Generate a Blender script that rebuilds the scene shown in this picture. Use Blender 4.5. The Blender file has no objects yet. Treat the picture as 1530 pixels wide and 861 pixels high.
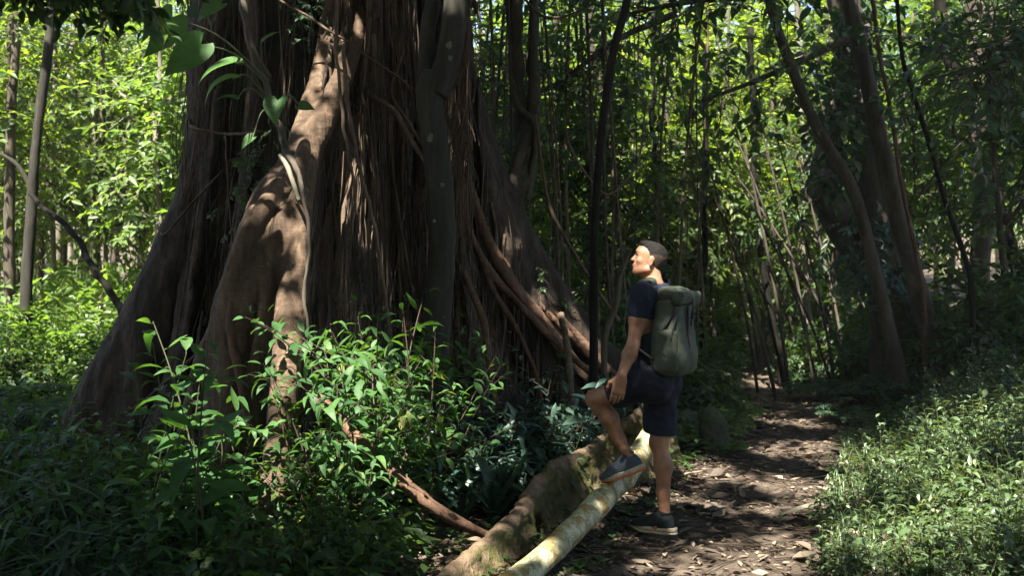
import bpy, math, random
import numpy as np
from mathutils import Vector
rng = np.random.default_rng(11)
R = math.radians
SC = bpy.context.scene
COL = SC.collection
F, CX, CY, CH = 1500.0, 765.0, 430.5, 1.5
def P(px, py, Y):                      # a point of the place seen at pixel (px, py), Y metres away
    return np.array([(px-CX)/F*Y, Y, CH-(py-CY)/F*Y])
def nrm(v):
    v = np.asarray(v, float)
    return v/np.maximum(np.linalg.norm(v, axis=-1, keepdims=True), 1e-9)
def sstep(a, b, x):
    t = np.clip((np.asarray(x, float)-a)/(b-a), 0, 1)
    return t*t*(3-2*t)
# ---------------------------------------------------------------- value noise
_lat = np.random.default_rng(5).random((64, 64, 64)).astype(np.float32)
def vnoise(p):
    p = np.asarray(p, np.float32)
    i = np.floor(p).astype(np.int32); f = p-i; f = f*f*(3-2*f)
    i0 = i & 63; i1 = (i+1) & 63
    x0, y0, z0 = i0[..., 0], i0[..., 1], i0[..., 2]; x1, y1, z1 = i1[..., 0], i1[..., 1], i1[..., 2]
    fx, fy, fz = f[..., 0], f[..., 1], f[..., 2]
    a = _lat[x0, y0, z0]*(1-fx)+_lat[x1, y0, z0]*fx
    b = _lat[x0, y1, z0]*(1-fx)+_lat[x1, y1, z0]*fx
    c = _lat[x0, y0, z1]*(1-fx)+_lat[x1, y0, z1]*fx
    d = _lat[x0, y1, z1]*(1-fx)+_lat[x1, y1, z1]*fx
    return ((a*(1-fy)+b*fy)*(1-fz)+(c*(1-fy)+d*fy)*fz)*2-1
def fbm(p, octv=3):
    p = np.asarray(p, np.float32); s = 0; a = 1.0
    for _ in range(octv):
        s = s+a*vnoise(p); p = p*2.03+17.3; a *= .5
    return s
# ---------------------------------------------------------------- mesh building
class MB:
    def __init__(self): self.V = []; self.Q = []; self.T = []; self.n = 0
    def add(self, V, Q=None, T=None):
        V = np.asarray(V, float).reshape(-1, 3)
        if Q is not None and len(Q): self.Q.append(np.asarray(Q, np.int64).reshape(-1, 4)+self.n)
        if T is not None and len(T): self.T.append(np.asarray(T, np.int64).reshape(-1, 3)+self.n)
        self.V.append(V); self.n += len(V)
    def mesh(self, name, smooth=True):
        V = np.concatenate(self.V) if self.V else np.zeros((0, 3))
        Q = np.concatenate(self.Q) if self.Q else np.zeros((0, 4), np.int64)
        T = np.concatenate(self.T) if self.T else np.zeros((0, 3), np.int64)
        me = bpy.data.meshes.new(name)
        me.vertices.add(len(V)); me.vertices.foreach_set('co', V.astype(np.float32).ravel())
        li = np.concatenate([Q.ravel(), T.ravel()]).astype(np.int32)
        me.loops.add(len(li)); me.loops.foreach_set('vertex_index', li)
        me.polygons.add(len(Q)+len(T))
        ls = np.concatenate([np.arange(len(Q))*4, len(Q)*4+np.arange(len(T))*3]).astype(np.int32)
        me.polygons.foreach_set('loop_start', ls)
        me.polygons.foreach_set('use_smooth', np.full(len(Q)+len(T), smooth))
        me.update(calc_edges=True); me.validate()
        return me
def link(name, me, mat=None, parent=None, loc=None, rz=0):
    o = bpy.data.objects.new(name, me); COL.objects.link(o)
    if mat is not None and not me.materials: me.materials.append(mat)
    if parent is not None: o.parent = parent
    if loc is not None: o.location = [float(c) for c in loc]
    o.rotation_euler = (0, 0, rz)
    return o
def build(name, mb, mat, parent=None, loc=None, smooth=True):
    return link(name, mb.mesh(name, smooth), mat, parent, loc)
def tag(o, label=None, cat=None, group=None, kind=None):
    if label: o['label'] = label
    if cat: o['category'] = cat
    if group: o['group'] = group
    if kind: o['kind'] = kind
    return o
def thing(name, label, cat, loc=(0, 0, 0), group=None, rz=0):
    o = bpy.data.objects.new(name, None); COL.objects.link(o)
    o.location = [float(c) for c in loc]; o.rotation_euler = (0, 0, rz); o.empty_display_size = .2
    return tag(o, label, cat, group)
def dup(root, loc, rz=0, sc=1.0, label=None, group=None, szr=1.0):
    r = root.copy(); COL.objects.link(r)
    r.location = [float(c) for c in loc]; r.rotation_euler = (0, 0, rz); r.scale = (sc, sc, sc*szr)
    if label: r['label'] = label
    if group: r['group'] = group
    for ch in list(root.children):
        c = ch.copy(); COL.objects.link(c); c.parent = r
    return r
# ---------------------------------------------------------------- tubes, ribbons
def spline(pts, n):
    pts = np.asarray(pts, float); m = len(pts)
    if m == 2: return pts[0]+(pts[1]-pts[0])*np.linspace(0, 1, n)[:, None]
    ext = np.vstack([2*pts[0]-pts[1], pts, 2*pts[-1]-pts[-2]])
    u = np.linspace(0, m-1, n); i = np.minimum(u.astype(int), m-2); t = (u-i)[:, None]
    p0, p1, p2, p3 = ext[i], ext[i+1], ext[i+2], ext[i+3]
    return .5*((2*p1)+(-p0+p2)*t+(2*p0-5*p1+4*p2-p3)*t*t+(-p0+3*p1-3*p2+p3)*t**3)
def tube(mb, path, rad, sides=8, rough=0.0, seed=0, cap=True, flat=None):
    path = np.asarray(path, float); n = len(path); rad = np.broadcast_to(np.asarray(rad, float), (n,)).copy()
    t = np.gradient(path, axis=0); t = nrm(t)
    up = np.array([0, 0, 1.0]) if abs(t[0][2]) < .9 else np.array([0, 1.0, 0])
    u = nrm(np.cross(up, t[0])); U = []
    for k in range(n):
        u = u-t[k]*np.dot(u, t[k]); u = nrm(u); U.append(u)
    U = np.array(U); W = np.cross(t, U)
    a = np.linspace(0, 2*np.pi, sides, endpoint=False)
    rr = rad[:, None]*np.ones((1, sides))
    if rough > 0:
        q = path[:, None, :]*2.2/np.maximum(rad.mean(), .02)*.12+np.stack([np.cos(a), np.sin(a), a*0+seed*3.7], -1)[None]*1.1
        rr = rr*(1+rough*fbm(q, 3))
    V = path[:, None, :]+rr[..., None]*(np.cos(a)[None, :, None]*U[:, None, :]+np.sin(a)[None, :, None]*W[:, None, :])
    i = np.arange(n-1)[:, None]; j = np.arange(sides)[None, :]; j2 = (j+1) % sides
    Q = np.stack([i*sides+j, i*sides+j2, (i+1)*sides+j2, (i+1)*sides+j], -1).reshape(-1, 4)
    V = V.reshape(-1, 3)
    T = None
    if cap and sides > 3:
        V = np.vstack([V, path[0], path[-1]]); c0, c1 = n*sides, n*sides+1
        jj = np.arange(sides); b = (n-1)*sides
        T = np.vstack([np.stack([np.full(sides, c0), (jj+1) % sides, jj], -1),
                       np.stack([np.full(sides, c1), b+jj, b+(jj+1) % sides], -1)])
    mb.add(V, Q, T)
def band(mb, path, normals, w, t):        # a flat strap w wide and t thick
    path = np.asarray(path, float); n = len(path); N = nrm(normals); tg = nrm(np.gradient(path, axis=0))
    S = nrm(np.cross(tg, N)); N = nrm(np.cross(S, tg))
    c = np.array([(-.5, -.5), (-.3, .5), (.3, .5), (.5, -.5)])
    V = path[:, None]+c[None, :, :1]*w*S[:, None]+c[None, :, 1:]*t*N[:, None]
    i = np.arange(n-1)[:, None]; j = np.arange(4)[None]; j2 = (j+1) % 4
    Q = np.stack([i*4+j, i*4+j2, (i+1)*4+j2, (i+1)*4+j], -1).reshape(-1, 4)
    Q = np.vstack([Q, [[0, 3, 2, 1]], [[4*n-4, 4*n-3, 4*n-2, 4*n-1]]])
    mb.add(V, Q)
# ---------------------------------------------------------------- signed distance modelling
class SDF:
    def __init__(s, lo, hi, vs):
        s.lo = np.asarray(lo, float); s.vs = vs
        s.n = np.ceil((np.asarray(hi)-s.lo)/vs).astype(int)+1
        s.D = np.full(s.n, 1.0, np.float32)
    def box(s, lo, hi):
        a = np.clip(np.floor((np.asarray(lo)-s.lo)/s.vs).astype(int), 0, s.n)
        b = np.clip(np.ceil((np.asarray(hi)-s.lo)/s.vs).astype(int)+1, 0, s.n)
        return tuple(slice(int(x), int(max(x, y))) for x, y in zip(a, b))
    def pts(s, sl):
        ax = [s.lo[i]+np.arange(sl[i].start, sl[i].stop)*s.vs for i in range(3)]
        return [a.astype(np.float32) for a in np.meshgrid(*ax, indexing='ij', sparse=True)]
    def put(s, fn, lo, hi, k, op='u'):
        m = k+3*s.vs; sl = s.box(np.asarray(lo)-m, np.asarray(hi)+m)
        if any(x.stop <= x.start for x in sl): return
        X, Y, Z = s.pts(sl); d = fn(X, Y, Z).astype(np.float32); D = s.D[sl]
        if op == 'u':
            if k > 0:
                h = np.maximum(k-np.abs(d-D), 0)/k; s.D[sl] = np.minimum(d, D)-h*h*k*.25
            else: s.D[sl] = np.minimum(d, D)
        elif op == 's':
            d = -d
            if k > 0:
                h = np.maximum(k-np.abs(d-D), 0)/k; s.D[sl] = np.maximum(d, D)+h*h*k*.25
            else: s.D[sl] = np.maximum(d, D)
    def cone(s, a, b, ra, rb, k=.02, op='u'):
        a = np.asarray(a, float); b = np.asarray(b, float); ab = b-a; L2 = max(ab@ab, 1e-9); r = max(ra, rb)
        def fn(X, Y, Z):
            x, y, z = X-a[0], Y-a[1], Z-a[2]
            t = np.clip((x*ab[0]+y*ab[1]+z*ab[2])/L2, 0, 1)
            return np.sqrt((x-t*ab[0])**2+(y-t*ab[1])**2+(z-t*ab[2])**2)-(ra+t*(rb-ra))
        s.put(fn, np.minimum(a, b)-r, np.maximum(a, b)+r, k, op)
    def chain(s, pts, rad, k=.02):
        for i in range(len(pts)-1): s.cone(pts[i], pts[i+1], rad[i], rad[i+1], k)
    def ell(s, c, ax, r, k=.02, op='u'):
        c = np.asarray(c, float); ax = np.asarray(ax, float); r = np.asarray(r, float); e = np.sqrt(((ax*r[:, None])**2).sum(0))
        def fn(X, Y, Z):
            x, y, z = X-c[0], Y-c[1], Z-c[2]
            q = [(x*ax[i, 0]+y*ax[i, 1]+z*ax[i, 2]) for i in range(3)]
            k0 = np.sqrt(sum((q[i]/r[i])**2 for i in range(3))); k1 = np.sqrt(sum((q[i]/r[i]**2)**2 for i in range(3)))
            return k0*(k0-1)/np.maximum(k1, 1e-6)
        s.put(fn, c-e, c+e, k, op)
    def rbox(s, c, ax, h, rd, k=.02, op='u', taper=0.0):
        c = np.asarray(c, float); ax = np.asarray(ax, float); h = np.asarray(h, float)
        e = np.abs(ax*h[:, None]).sum(0)*(1+abs(taper))
        def fn(X, Y, Z):
            x, y, z = X-c[0], Y-c[1], Z-c[2]
            q = [(x*ax[i, 0]+y*ax[i, 1]+z*ax[i, 2]) for i in range(3)]
            f = 1+taper*np.clip(q[2]/h[2], -1, 1)
            q = [np.abs(q[0])-h[0]*f+rd, np.abs(q[1])-h[1]*f+rd, np.abs(q[2])-h[2]+rd]
            return np.sqrt(sum(np.maximum(v, 0)**2 for v in q))+np.minimum(np.maximum(np.maximum(q[0], q[1]), q[2]), 0)-rd
        s.put(fn, c-e, c+e, k, op)
    def cut(s, p, n):                        # keep the side that n points away from
        X, Y, Z = s.pts(tuple(slice(0, int(i)) for i in s.n))
        d = (X-p[0])*n[0]+(Y-p[1])*n[1]+(Z-p[2])*n[2]
        s.D = np.maximum(s.D, d.astype(np.float32))
    def warp(s, f):                          # add a displacement field near the surface
        m = np.abs(s.D) < 4*s.vs+.05
        idx = np.argwhere(m); p = s.lo+idx*s.vs
        s.D[m] += f(p).astype(np.float32)
    def net(s):
        D = s.D; ins = D < 0; nx, ny, nz = D.shape
        cnt = np.zeros((nx-1, ny-1, nz-1), np.uint8)
        for i in (0, 1):
            for j in (0, 1):
                for k in (0, 1): cnt += ins[i:nx-1+i, j:ny-1+j, k:nz-1+k]
        act = (cnt > 0) & (cnt < 8); ijk = np.argwhere(act)
        vid = np.full(act.shape, -1, np.int32); vid[act] = np.arange(len(ijk))
        off = [(i, j, k) for i in (0, 1) for j in (0, 1) for k in (0, 1)]
        val = {o: D[ijk[:, 0]+o[0], ijk[:, 1]+o[1], ijk[:, 2]+o[2]] for o in off}
        S = np.zeros((len(ijk), 3)); C = np.zeros(len(ijk))
        for o in off:
            for ax in range(3):
                if o[ax] == 0:
                    p = list(o); p[ax] = 1; a, b = val[o], val[tuple(p)]
                    cr = (a < 0) != (b < 0); t = np.where(cr, a/np.where(cr, a-b, 1), 0)
                    q = np.array(o, float)[None].repeat(len(ijk), 0); q[:, ax] += t
                    S += q*cr[:, None]; C += cr
        V = s.lo+(ijk+S/np.maximum(C, 1)[:, None])*s.vs
        Q = []
        for ax in range(3):
            a, b = (ax+1) % 3, (ax+2) % 3
            sl0 = [slice(None)]*3; sl1 = [slice(None)]*3
            sl0[ax] = slice(0, -1); sl1[ax] = slice(1, None)
            for c in (a, b): sl0[c] = slice(1, -1); sl1[c] = slice(1, -1)
            A, B = ins[tuple(sl0)], ins[tuple(sl1)]
            e = np.argwhere(A != B)
            if not len(e): continue
            fl = A[e[:, 0], e[:, 1], e[:, 2]]
            e[:, a] += 1; e[:, b] += 1
            def g(da, db):
                q = e.copy(); q[:, a] += da; q[:, b] += db
                return vid[q[:, 0], q[:, 1], q[:, 2]]
            q = np.stack([g(-1, -1), g(0, -1), g(0, 0), g(-1, 0)], -1)
            q[~fl] = q[~fl][:, ::-1]
            Q.append(q)
        return V, np.concatenate(Q)
def relax(V, Q, it=2, lam=.5):
    E = np.concatenate([Q[:, [0, 1]], Q[:, [1, 2]], Q[:, [2, 3]], Q[:, [3, 0]]])
    n = len(V); d = np.bincount(E[:, 0], minlength=n)+np.bincount(E[:, 1], minlength=n)
    for _ in range(it):
        W = np.zeros_like(V)
        for c in range(3):
            W[:, c] = np.bincount(E[:, 0], V[E[:, 1], c], n)+np.bincount(E[:, 1], V[E[:, 0], c], n)
        V = V+lam*(W/np.maximum(d, 1)[:, None]-V)
    return V
def sdf_obj(name, sd, mat, parent=None, it=2, disp=None):
    V, Q = sd.net(); V = relax(V, Q, it)
    if disp is not None: V = disp(V)
    mb = MB(); mb.add(V, Q)
    return build(name, mb, mat, parent)
# ---------------------------------------------------------------- leaves
def leaf_t(kind):
    """template: x across (1 = full width), y along (0..1), z up; quads, tris"""
    if kind == 'diamond':
        return np.array([(0, 0, 0, 0), (-.5, .42, .03, .14), (0, 1, -.10, 0), (.5, .42, .03, .14)]), np.zeros((0, 4), int), np.array([(0, 3, 2), (0, 2, 1)])
    if kind == 'leaf':
        st = [(.10, .05, 0), (.30, .85, .02), (.52, 1.0, .03), (.76, .66, -.02)]
        tipz = -.16
    elif kind == 'broad':
        st = [(.08, .06, 0), (.22, .62, .03), (.42, 1.0, .05), (.62, .95, .02), (.82, .55, -.06)]; tipz = -.2
    elif kind == 'heart':
        st = [(-.21, .40, -.02), (-.17, .64, .0), (-.10, .83, .015), (.0, .95, .03), (.13, 1.0, .04), (.28, .97, .045), (.43, .86, .04), (.58, .68, .02), (.72, .46, -.02), (.84, .26, -.07), (.93, .11, -.12)]; tipz = -.16
    elif kind == 'strap':
        st = [(.02, .5, .0), (.2, .85, .13), (.4, 1.0, .2), (.6, .95, .18), (.8, .65, .04)]; tipz = -.18
    elif kind == 'curl':
        st = [(.1, .3, .03), (.35, 1.0, .0), (.65, .9, .02), (.85, .5, .07)]; tipz = .12
    V = [(0, 0, 0, 0)]; T = []; Q = []
    for (y, w, z) in st:
        f = .16*w if kind != 'curl' else .3*w
        if kind == 'heart' and y < 0: V += [(-.5*w, y, z, f*.8), (0, .0, 0, 0), (.5*w, y, z, f*.8)]
        else: V += [(-.5*w, y, z, f), (0, y, z, 0), (.5*w, y, z, f)]
    V.append((0, 1, tipz, 0)); n = len(st)
    T += [(0, 2, 1), (0, 3, 2)]
    for i in range(n-1):
        a = 1+3*i; Q += [(a, a+1, a+4, a+3), (a+1, a+2, a+5, a+4)]
    a = 1+3*(n-1); e = len(V)-1
    T += [(a, a+1, e), (a+1, a+2, e)]
    return np.array(V, float), np.array(Q), np.array(T)
LEAF = {k: leaf_t(k) for k in ('diamond', 'leaf', 'broad', 'heart', 'strap', 'curl')}
def put_leaves(mb, kind, pos, dr, up, ln, wd, jit=.12):
    """leaves at pos pointing along dr, face towards up, ln long and wd wide (arrays)"""
    V, Q, T = LEAF[kind]; pos = np.asarray(pos, float); N = len(pos)
    if N == 0: return
    y = nrm(dr); x = nrm(np.cross(y, nrm(up))); z = np.cross(x, y)
    ln = np.broadcast_to(np.asarray(ln, float), (N,)); wd = np.broadcast_to(np.asarray(wd, float), (N,))
    bend = 1+rng.normal(0, .8, N)
    W = (pos[:, None]+V[None, :, 0, None]*wd[:, None, None]*x[:, None]+V[None, :, 1, None]*ln[:, None, None]*y[:, None]
         + (V[None, :, 2, None]*(ln*bend)[:, None, None]+V[None, :, 3, None]*wd[:, None, None])*z[:, None])
    m = len(V); o = (np.arange(N)*m)[:, None, None]
    mb.add(W.reshape(-1, 3), (Q[None]+o).reshape(-1, 4) if len(Q) else None, (T[None]+o).reshape(-1, 3))
def rdir(n, r=None):
    return nrm((r or rng).normal(size=(n, 3)))
# ================================================================ materials
class NT:
    def __init__(s, name):
        s.m = bpy.data.materials.new(name); s.m.use_nodes = True; s.t = s.m.node_tree
        s.t.nodes.clear(); s.out = s.n('ShaderNodeOutputMaterial')
    def n(s, typ, **kw):
        nd = s.t.nodes.new(typ)
        for k, v in kw.items():
            if k.startswith('i_'):
                key = k[2:].replace('_', ' '); nd.inputs[int(key) if key.isdigit() else key].default_value = v
            else: setattr(nd, k, v)
        return nd
    def l(s, a, b): s.t.links.new(a, b)
    def coords(s, scale=(1, 1, 1), kind='Object'):
        tc = s.n('ShaderNodeTexCoord'); mp = s.n('ShaderNodeMapping'); mp.inputs['Scale'].default_value = scale
        s.l(tc.outputs[kind], mp.inputs['Vector']); return mp.outputs['Vector']
    def noise(s, vec, scale, detail=5, rough=.55, dist=0.0):
        nd = s.n('ShaderNodeTexNoise'); nd.inputs['Scale'].default_value = scale; nd.inputs['Detail'].default_value = detail
        nd.inputs['Roughness'].default_value = rough; nd.inputs['Distortion'].default_value = dist
        s.l(vec, nd.inputs['Vector']); return nd.outputs['Fac']
    def ramp(s, fac, stops):
        nd = s.n('ShaderNodeValToRGB'); e = nd.color_ramp.elements
        while len(e) < len(stops): e.new(.5)
        for el, (p, c) in zip(e, stops):
            el.position = p; el.color = (*c, 1) if len(c) == 3 else c
        s.l(fac, nd.inputs['Fac']); return nd.outputs['Color']
    def mix(s, fac, a, b, blend='MIX'):
        nd = s.n('ShaderNodeMix', data_type='RGBA', blend_type=blend)
        for v, i in ((fac, 0), (a, 6), (b, 7)):
            if isinstance(v, (int, float)): nd.inputs[i].default_value = v
            elif isinstance(v, tuple): nd.inputs[i].default_value = (*v, 1)
            else: s.l(v, nd.inputs[i])
        return nd.outputs[2]
    def math(s, op, a, b=0.0):
        nd = s.n('ShaderNodeMath', operation=op)
        for v, i in ((a, 0), (b, 1)):
            if isinstance(v, (int, float)): nd.inputs[i].default_value = v
            else: s.l(v, nd.inputs[i])
        return nd.outputs[0]
    def bsdf(s, col, rough=.6, bump=None, bdist=.01, bstr=.6, spec=.4, **kw):
        b = s.n('ShaderNodeBsdfPrincipled')
        if isinstance(col, tuple): b.inputs['Base Color'].default_value = (*col, 1)
        else: s.l(col, b.inputs['Base Color'])
        if isinstance(rough, (int, float)): b.inputs['Roughness'].default_value = rough
        else: s.l(rough, b.inputs['Roughness'])
        b.inputs['Specular IOR Level'].default_value = spec
        if bump is not None:
            bp = s.n('ShaderNodeBump'); bp.inputs['Distance'].default_value = bdist; bp.inputs['Strength'].default_value = bstr
            s.l(bump, bp.inputs['Height']); s.l(bp.outputs['Normal'], b.inputs['Normal'])
        s.l(b.outputs[0], s.out.inputs['Surface']); return b
def leaf_mat(name, stops, trans=.35, tcol=(1.9, 1.75, .55), rough=.42, spec=.45, obj=.25):
    t = NT(name)
    g = t.n('ShaderNodeNewGeometry'); oi = t.n('ShaderNodeObjectInfo')
    rnd = t.math('ADD', t.math('MULTIPLY', g.outputs['Random Per Island'], 1-obj), t.math('MULTIPLY', oi.outputs['Random'], obj))
    col = t.ramp(rnd, stops)
    v = t.coords(); nz = t.noise(v, 30, 3); col = t.mix(.35, col, t.mix(1.0, col, t.ramp(nz, [(.3, (.55, .55, .55)), (.7, (1.35, 1.35, 1.2))]), 'MULTIPLY'))
    b = t.bsdf(col, rough, nz, .004, .3, spec)
    tr = t.n('ShaderNodeBsdfTranslucent'); t.l(t.mix(1.0, col, tcol, 'MULTIPLY'), tr.inputs['Color'])
    mx = t.n('ShaderNodeMixShader'); mx.inputs[0].default_value = trans
    t.l(b.outputs[0], mx.inputs[1]); t.l(tr.outputs[0], mx.inputs[2]); t.l(mx.outputs[0], t.out.inputs['Surface'])
    return t.m
def bark_mat(name, dark, mid, light, sc=1.0, lichen=None, lamt=.62, bump=.02, rough=.85, stretch=.22, moss=None, ring=0.0, spec=.2, up=.12, mofs=0.0):
    t = NT(name)
    v = t.coords((sc, sc, sc*stretch)); v2 = t.coords((sc, sc, sc))
    a = t.noise(v, 7, 7, .62, .6); b = t.noise(v, 34, 5, .6); c = t.noise(v2, 2.2, 4, .6)
    m = t.math('ADD', t.math('MULTIPLY', a, .55), t.math('ADD', t.math('MULTIPLY', b, .25), t.math('MULTIPLY', c, .2)))
    col = t.ramp(m, [(.32, dark), (.5, mid), (.68, light)])
    h = m
    if ring:                                  # fine lenticel lines across the root
        v3 = t.coords((sc*3, sc*3, sc*22)); r = t.noise(v3, 2.0, 5, .7, 1.2)
        col = t.mix(.55*ring, col, t.mix(1.0, col, t.ramp(r, [(.42, (.45, .43, .42)), (.56, (1.25, 1.2, 1.15))]), 'MULTIPLY'))
        h = t.math('ADD', m, t.math('MULTIPLY', r, .35*ring))
    if lichen:
        f = t.noise(v2, 9, 5, .65); f = t.ramp(f, [(lamt, (0, 0, 0)), (lamt+.05, (1, 1, 1))]); col = t.mix(t.math('MULTIPLY', f, .8), col, lichen)
    if moss:
        f = t.noise(v2, 3.2, 5, .6); g = t.n('ShaderNodeNewGeometry'); s = t.n('ShaderNodeSeparateXYZ'); t.l(g.outputs['Normal'], s.inputs[0])
        f = t.math('ADD', f, t.math('ADD', t.math('MULTIPLY', s.outputs[2], up), mofs)); f = t.ramp(f, [(.42, (0, 0, 0)), (.6, (1, 1, 1))])
        col = t.mix(t.math('MULTIPLY', f, .85), col, moss)
    t.bsdf(col, rough, h, bump, .9, spec)
    return t.m
G = lambda k, c: (c[0]*k, c[1]*k, c[2]*k)
M = {}
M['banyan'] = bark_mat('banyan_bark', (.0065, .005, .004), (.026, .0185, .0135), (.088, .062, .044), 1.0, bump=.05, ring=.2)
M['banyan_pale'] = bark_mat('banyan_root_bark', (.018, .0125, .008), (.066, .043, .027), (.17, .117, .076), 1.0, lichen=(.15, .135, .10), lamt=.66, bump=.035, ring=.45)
M['red_root'] = bark_mat('red_root_bark', (.03, .017, .011), (.082, .047, .029), (.175, .108, .068), 2.0, bump=.01, ring=.6)
M['thread'] = bark_mat('root_thread', (.03, .021, .015), (.085, .06, .041), (.18, .13, .09), 2.0, bump=.003)
M['grey'] = bark_mat('grey_bark', (.013, .012, .009), (.026, .024, .018), (.05, .046, .036), 1.2, lichen=(.13, .125, .09), lamt=.68, bump=.012)
M['grey_lichen'] = bark_mat('lichen_crust', (.05, .05, .035), (.095, .092, .07), (.14, .135, .10), 6, bump=.004, stretch=1)
M['dark'] = bark_mat('dark_bark', (.004, .0035, .003), (.009, .008, .006), (.018, .015, .012), 2, bump=.008, spec=.08)
M['brown'] = bark_mat('brown_bark', (.020, .016, .012), (.052, .042, .031), (.10, .084, .064), 1.2, lichen=(.12, .12, .075), lamt=.64, bump=.03)
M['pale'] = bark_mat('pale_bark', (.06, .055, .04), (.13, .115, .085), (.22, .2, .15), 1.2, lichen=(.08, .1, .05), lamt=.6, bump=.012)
M['moss'] = bark_mat('mossy_root', (.025, .017, .010), (.075, .052, .028), (.15, .11, .065), 1.8, lichen=(.16, .16, .10), lamt=.63, bump=.05, moss=(.055, .062, .018), stretch=.8)
M['plank'] = bark_mat('plank_root_bark', (.05, .03, .017), (.13, .088, .055), (.24, .17, .11), 2.2, lichen=(.17, .17, .11), lamt=.64, bump=.05, moss=(.066, .07, .018), stretch=.7, up=-.30, mofs=.15)
M['stone'] = bark_mat('mossy_stone', (.03, .03, .025), (.06, .06, .048), (.10, .10, .08), 2.0, bump=.05, moss=(.032, .048, .015), stretch=1)
def log_mat():
    t = NT('pale_log_bark'); v = t.coords(); a = t.noise(v, 9, 8, .7, 1.2); b = t.noise(v, 55, 6, .7); c = t.noise(v, 4.2, 7, .72, 1.0)
    col = t.ramp(a, [(.34, (.08, .075, .03)), (.45, (.24, .225, .11)), (.54, (.42, .40, .25)), (.66, (.58, .57, .45))])
    och = t.ramp(c, [(.47, (0, 0, 0)), (.56, (1, 1, 1))]); col = t.mix(t.math('MULTIPLY', och, .88), col, t.mix(b, (.16, .085, .015), (.33, .20, .045)))
    sp = t.ramp(b, [(.36, (1, 1, 1)), (.43, (0, 0, 0))]); col = t.mix(t.math('MULTIPLY', sp, .8), col, (.08, .07, .035))
    t.bsdf(col, .75, t.math('ADD', a, t.math('MULTIPLY', b, .5)), .012, .8, .3); return t.m
M['log'] = log_mat()
def soil_mat():
    t = NT('forest_soil'); v = t.coords(); a = t.noise(v, 1.1, 6, .65); b = t.noise(v, 17, 7, .7, .4); c = t.noise(v, 90, 4, .6)
    col = t.ramp(t.math('ADD', t.math('MULTIPLY', a, .4), t.math('MULTIPLY', b, .6)), [(.33, (.03, .022, .016)), (.5, (.09, .068, .05)), (.64, (.16, .125, .095))])
    t.bsdf(col, .95, t.math('ADD', b, t.math('MULTIPLY', c, .4)), .05, 1.0, .15); return t.m
M['soil'] = soil_mat()
def plain(name, c1, c2, rough, sc=60, bump=.002, spec=.3, stretch=(1, 1, 1)):
    t = NT(name); v = t.coords(stretch); a = t.noise(v, sc, 4, .6); b = t.noise(v, sc*.12, 4, .6)
    col = t.ramp(t.math('ADD', t.math('MULTIPLY', a, .5), t.math('MULTIPLY', b, .5)), [(.36, c1), (.64, c2)])
    t.bsdf(col, rough, a, bump, .7, spec); return t.m
def skin_mat():
    t = NT('tanned_skin'); v = t.coords(); a = t.noise(v, 14, 4, .6); b = t.noise(v, 160, 3, .6)
    col = t.ramp(a, [(.3, (.15, .07, .038)), (.5, (.24, .116, .065)), (.7, (.32, .165, .10))])
    bs = t.bsdf(col, .52, b, .0012, .5, .4)
    bs.inputs['Subsurface Weight'].default_value = .12; bs.inputs['Subsurface Radius'].default_value = (.012, .004, .002); bs.inputs['Subsurface Scale'].default_value = 1.0
    return t.m
M['skin'] = skin_mat()
M['shirt'] = plain('navy_tshirt', (.010, .012, .022), (.019, .022, .036), .9, 220, .0015, .15)
M['shorts'] = plain('black_navy_shorts', (.0065, .008, .015), (.011, .013, .022), .85, 260, .001, .2)
M['fade'] = plain('cropped_hair', (.018, .013, .010), (.045, .032, .024), .85, 420, .001, .12)
M['hair'] = plain('dark_hair', (.004, .0035, .003), (.010, .008, .0065), .8, 330, .004, .15, (1, 1, .35))
M['pack'] = plain('olive_pack_fabric', (.028, .034, .023), (.048, .057, .039), .75, 130, .0015, .3)
M['packdark'] = plain('dark_webbing', (.012, .013, .016), (.022, .023, .027), .7, 200, .001, .3)
M['shoe'] = plain('slate_blue_mesh', (.03, .042, .056), (.06, .078, .10), .8, 260, .0015, .3)
M['shoegreen'] = plain('dark_teal_mesh', (.010, .017, .018), (.02, .03, .03), .8, 260, .0015, .3)
M['midsole'] = plain('tan_midsole', (.32, .26, .18), (.46, .39, .29), .7, 80, .001)
M['outsole'] = plain('orange_outsole', (.42, .09, .03), (.55, .13, .045), .65, 80, .002)
M['sock'] = plain('black_sock', (.008, .008, .009), (.014, .014, .016), .95, 300, .001, .1)
M['eye'] = plain('eye_white', (.30, .27, .25), (.36, .33, .30), .2, 40, .0001, .5)
M['iris'] = plain('dark_iris', (.012, .008, .006), (.02, .013, .009), .2, 40, .0001, .5)
M['lip'] = plain('lip_skin', (.26, .105, .08), (.31, .13, .10), .5, 90, .0005)
# leaves: low end of each ramp is the commonest deep green, a few paler or yellowing ones at the top
M['lf_forest'] = leaf_mat('forest_leaf', [(.0, (.018, .042, .016)), (.45, (.032, .068, .022)), (.8, (.055, .10, .03)), (1, (.10, .14, .035))], .50, rough=.45, spec=.35)
M['lf_mid'] = leaf_mat('mid_green_leaf', [(.0, (.045, .085, .022)), (.4, (.075, .128, .03)), (.8, (.11, .165, .038)), (1, (.17, .20, .05))], .6, (2.2, 2.0, .5), rough=.45, spec=.35)
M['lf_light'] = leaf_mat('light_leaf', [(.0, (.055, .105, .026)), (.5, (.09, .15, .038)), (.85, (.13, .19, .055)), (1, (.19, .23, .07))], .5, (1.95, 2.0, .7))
M['lf_fresh'] = leaf_mat('fresh_leaf', [(.0, (.024, .068, .020)), (.5, (.044, .108, .030)), (.9, (.07, .145, .04)), (1, (.17, .17, .04))], .42, rough=.55, spec=.3)
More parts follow.
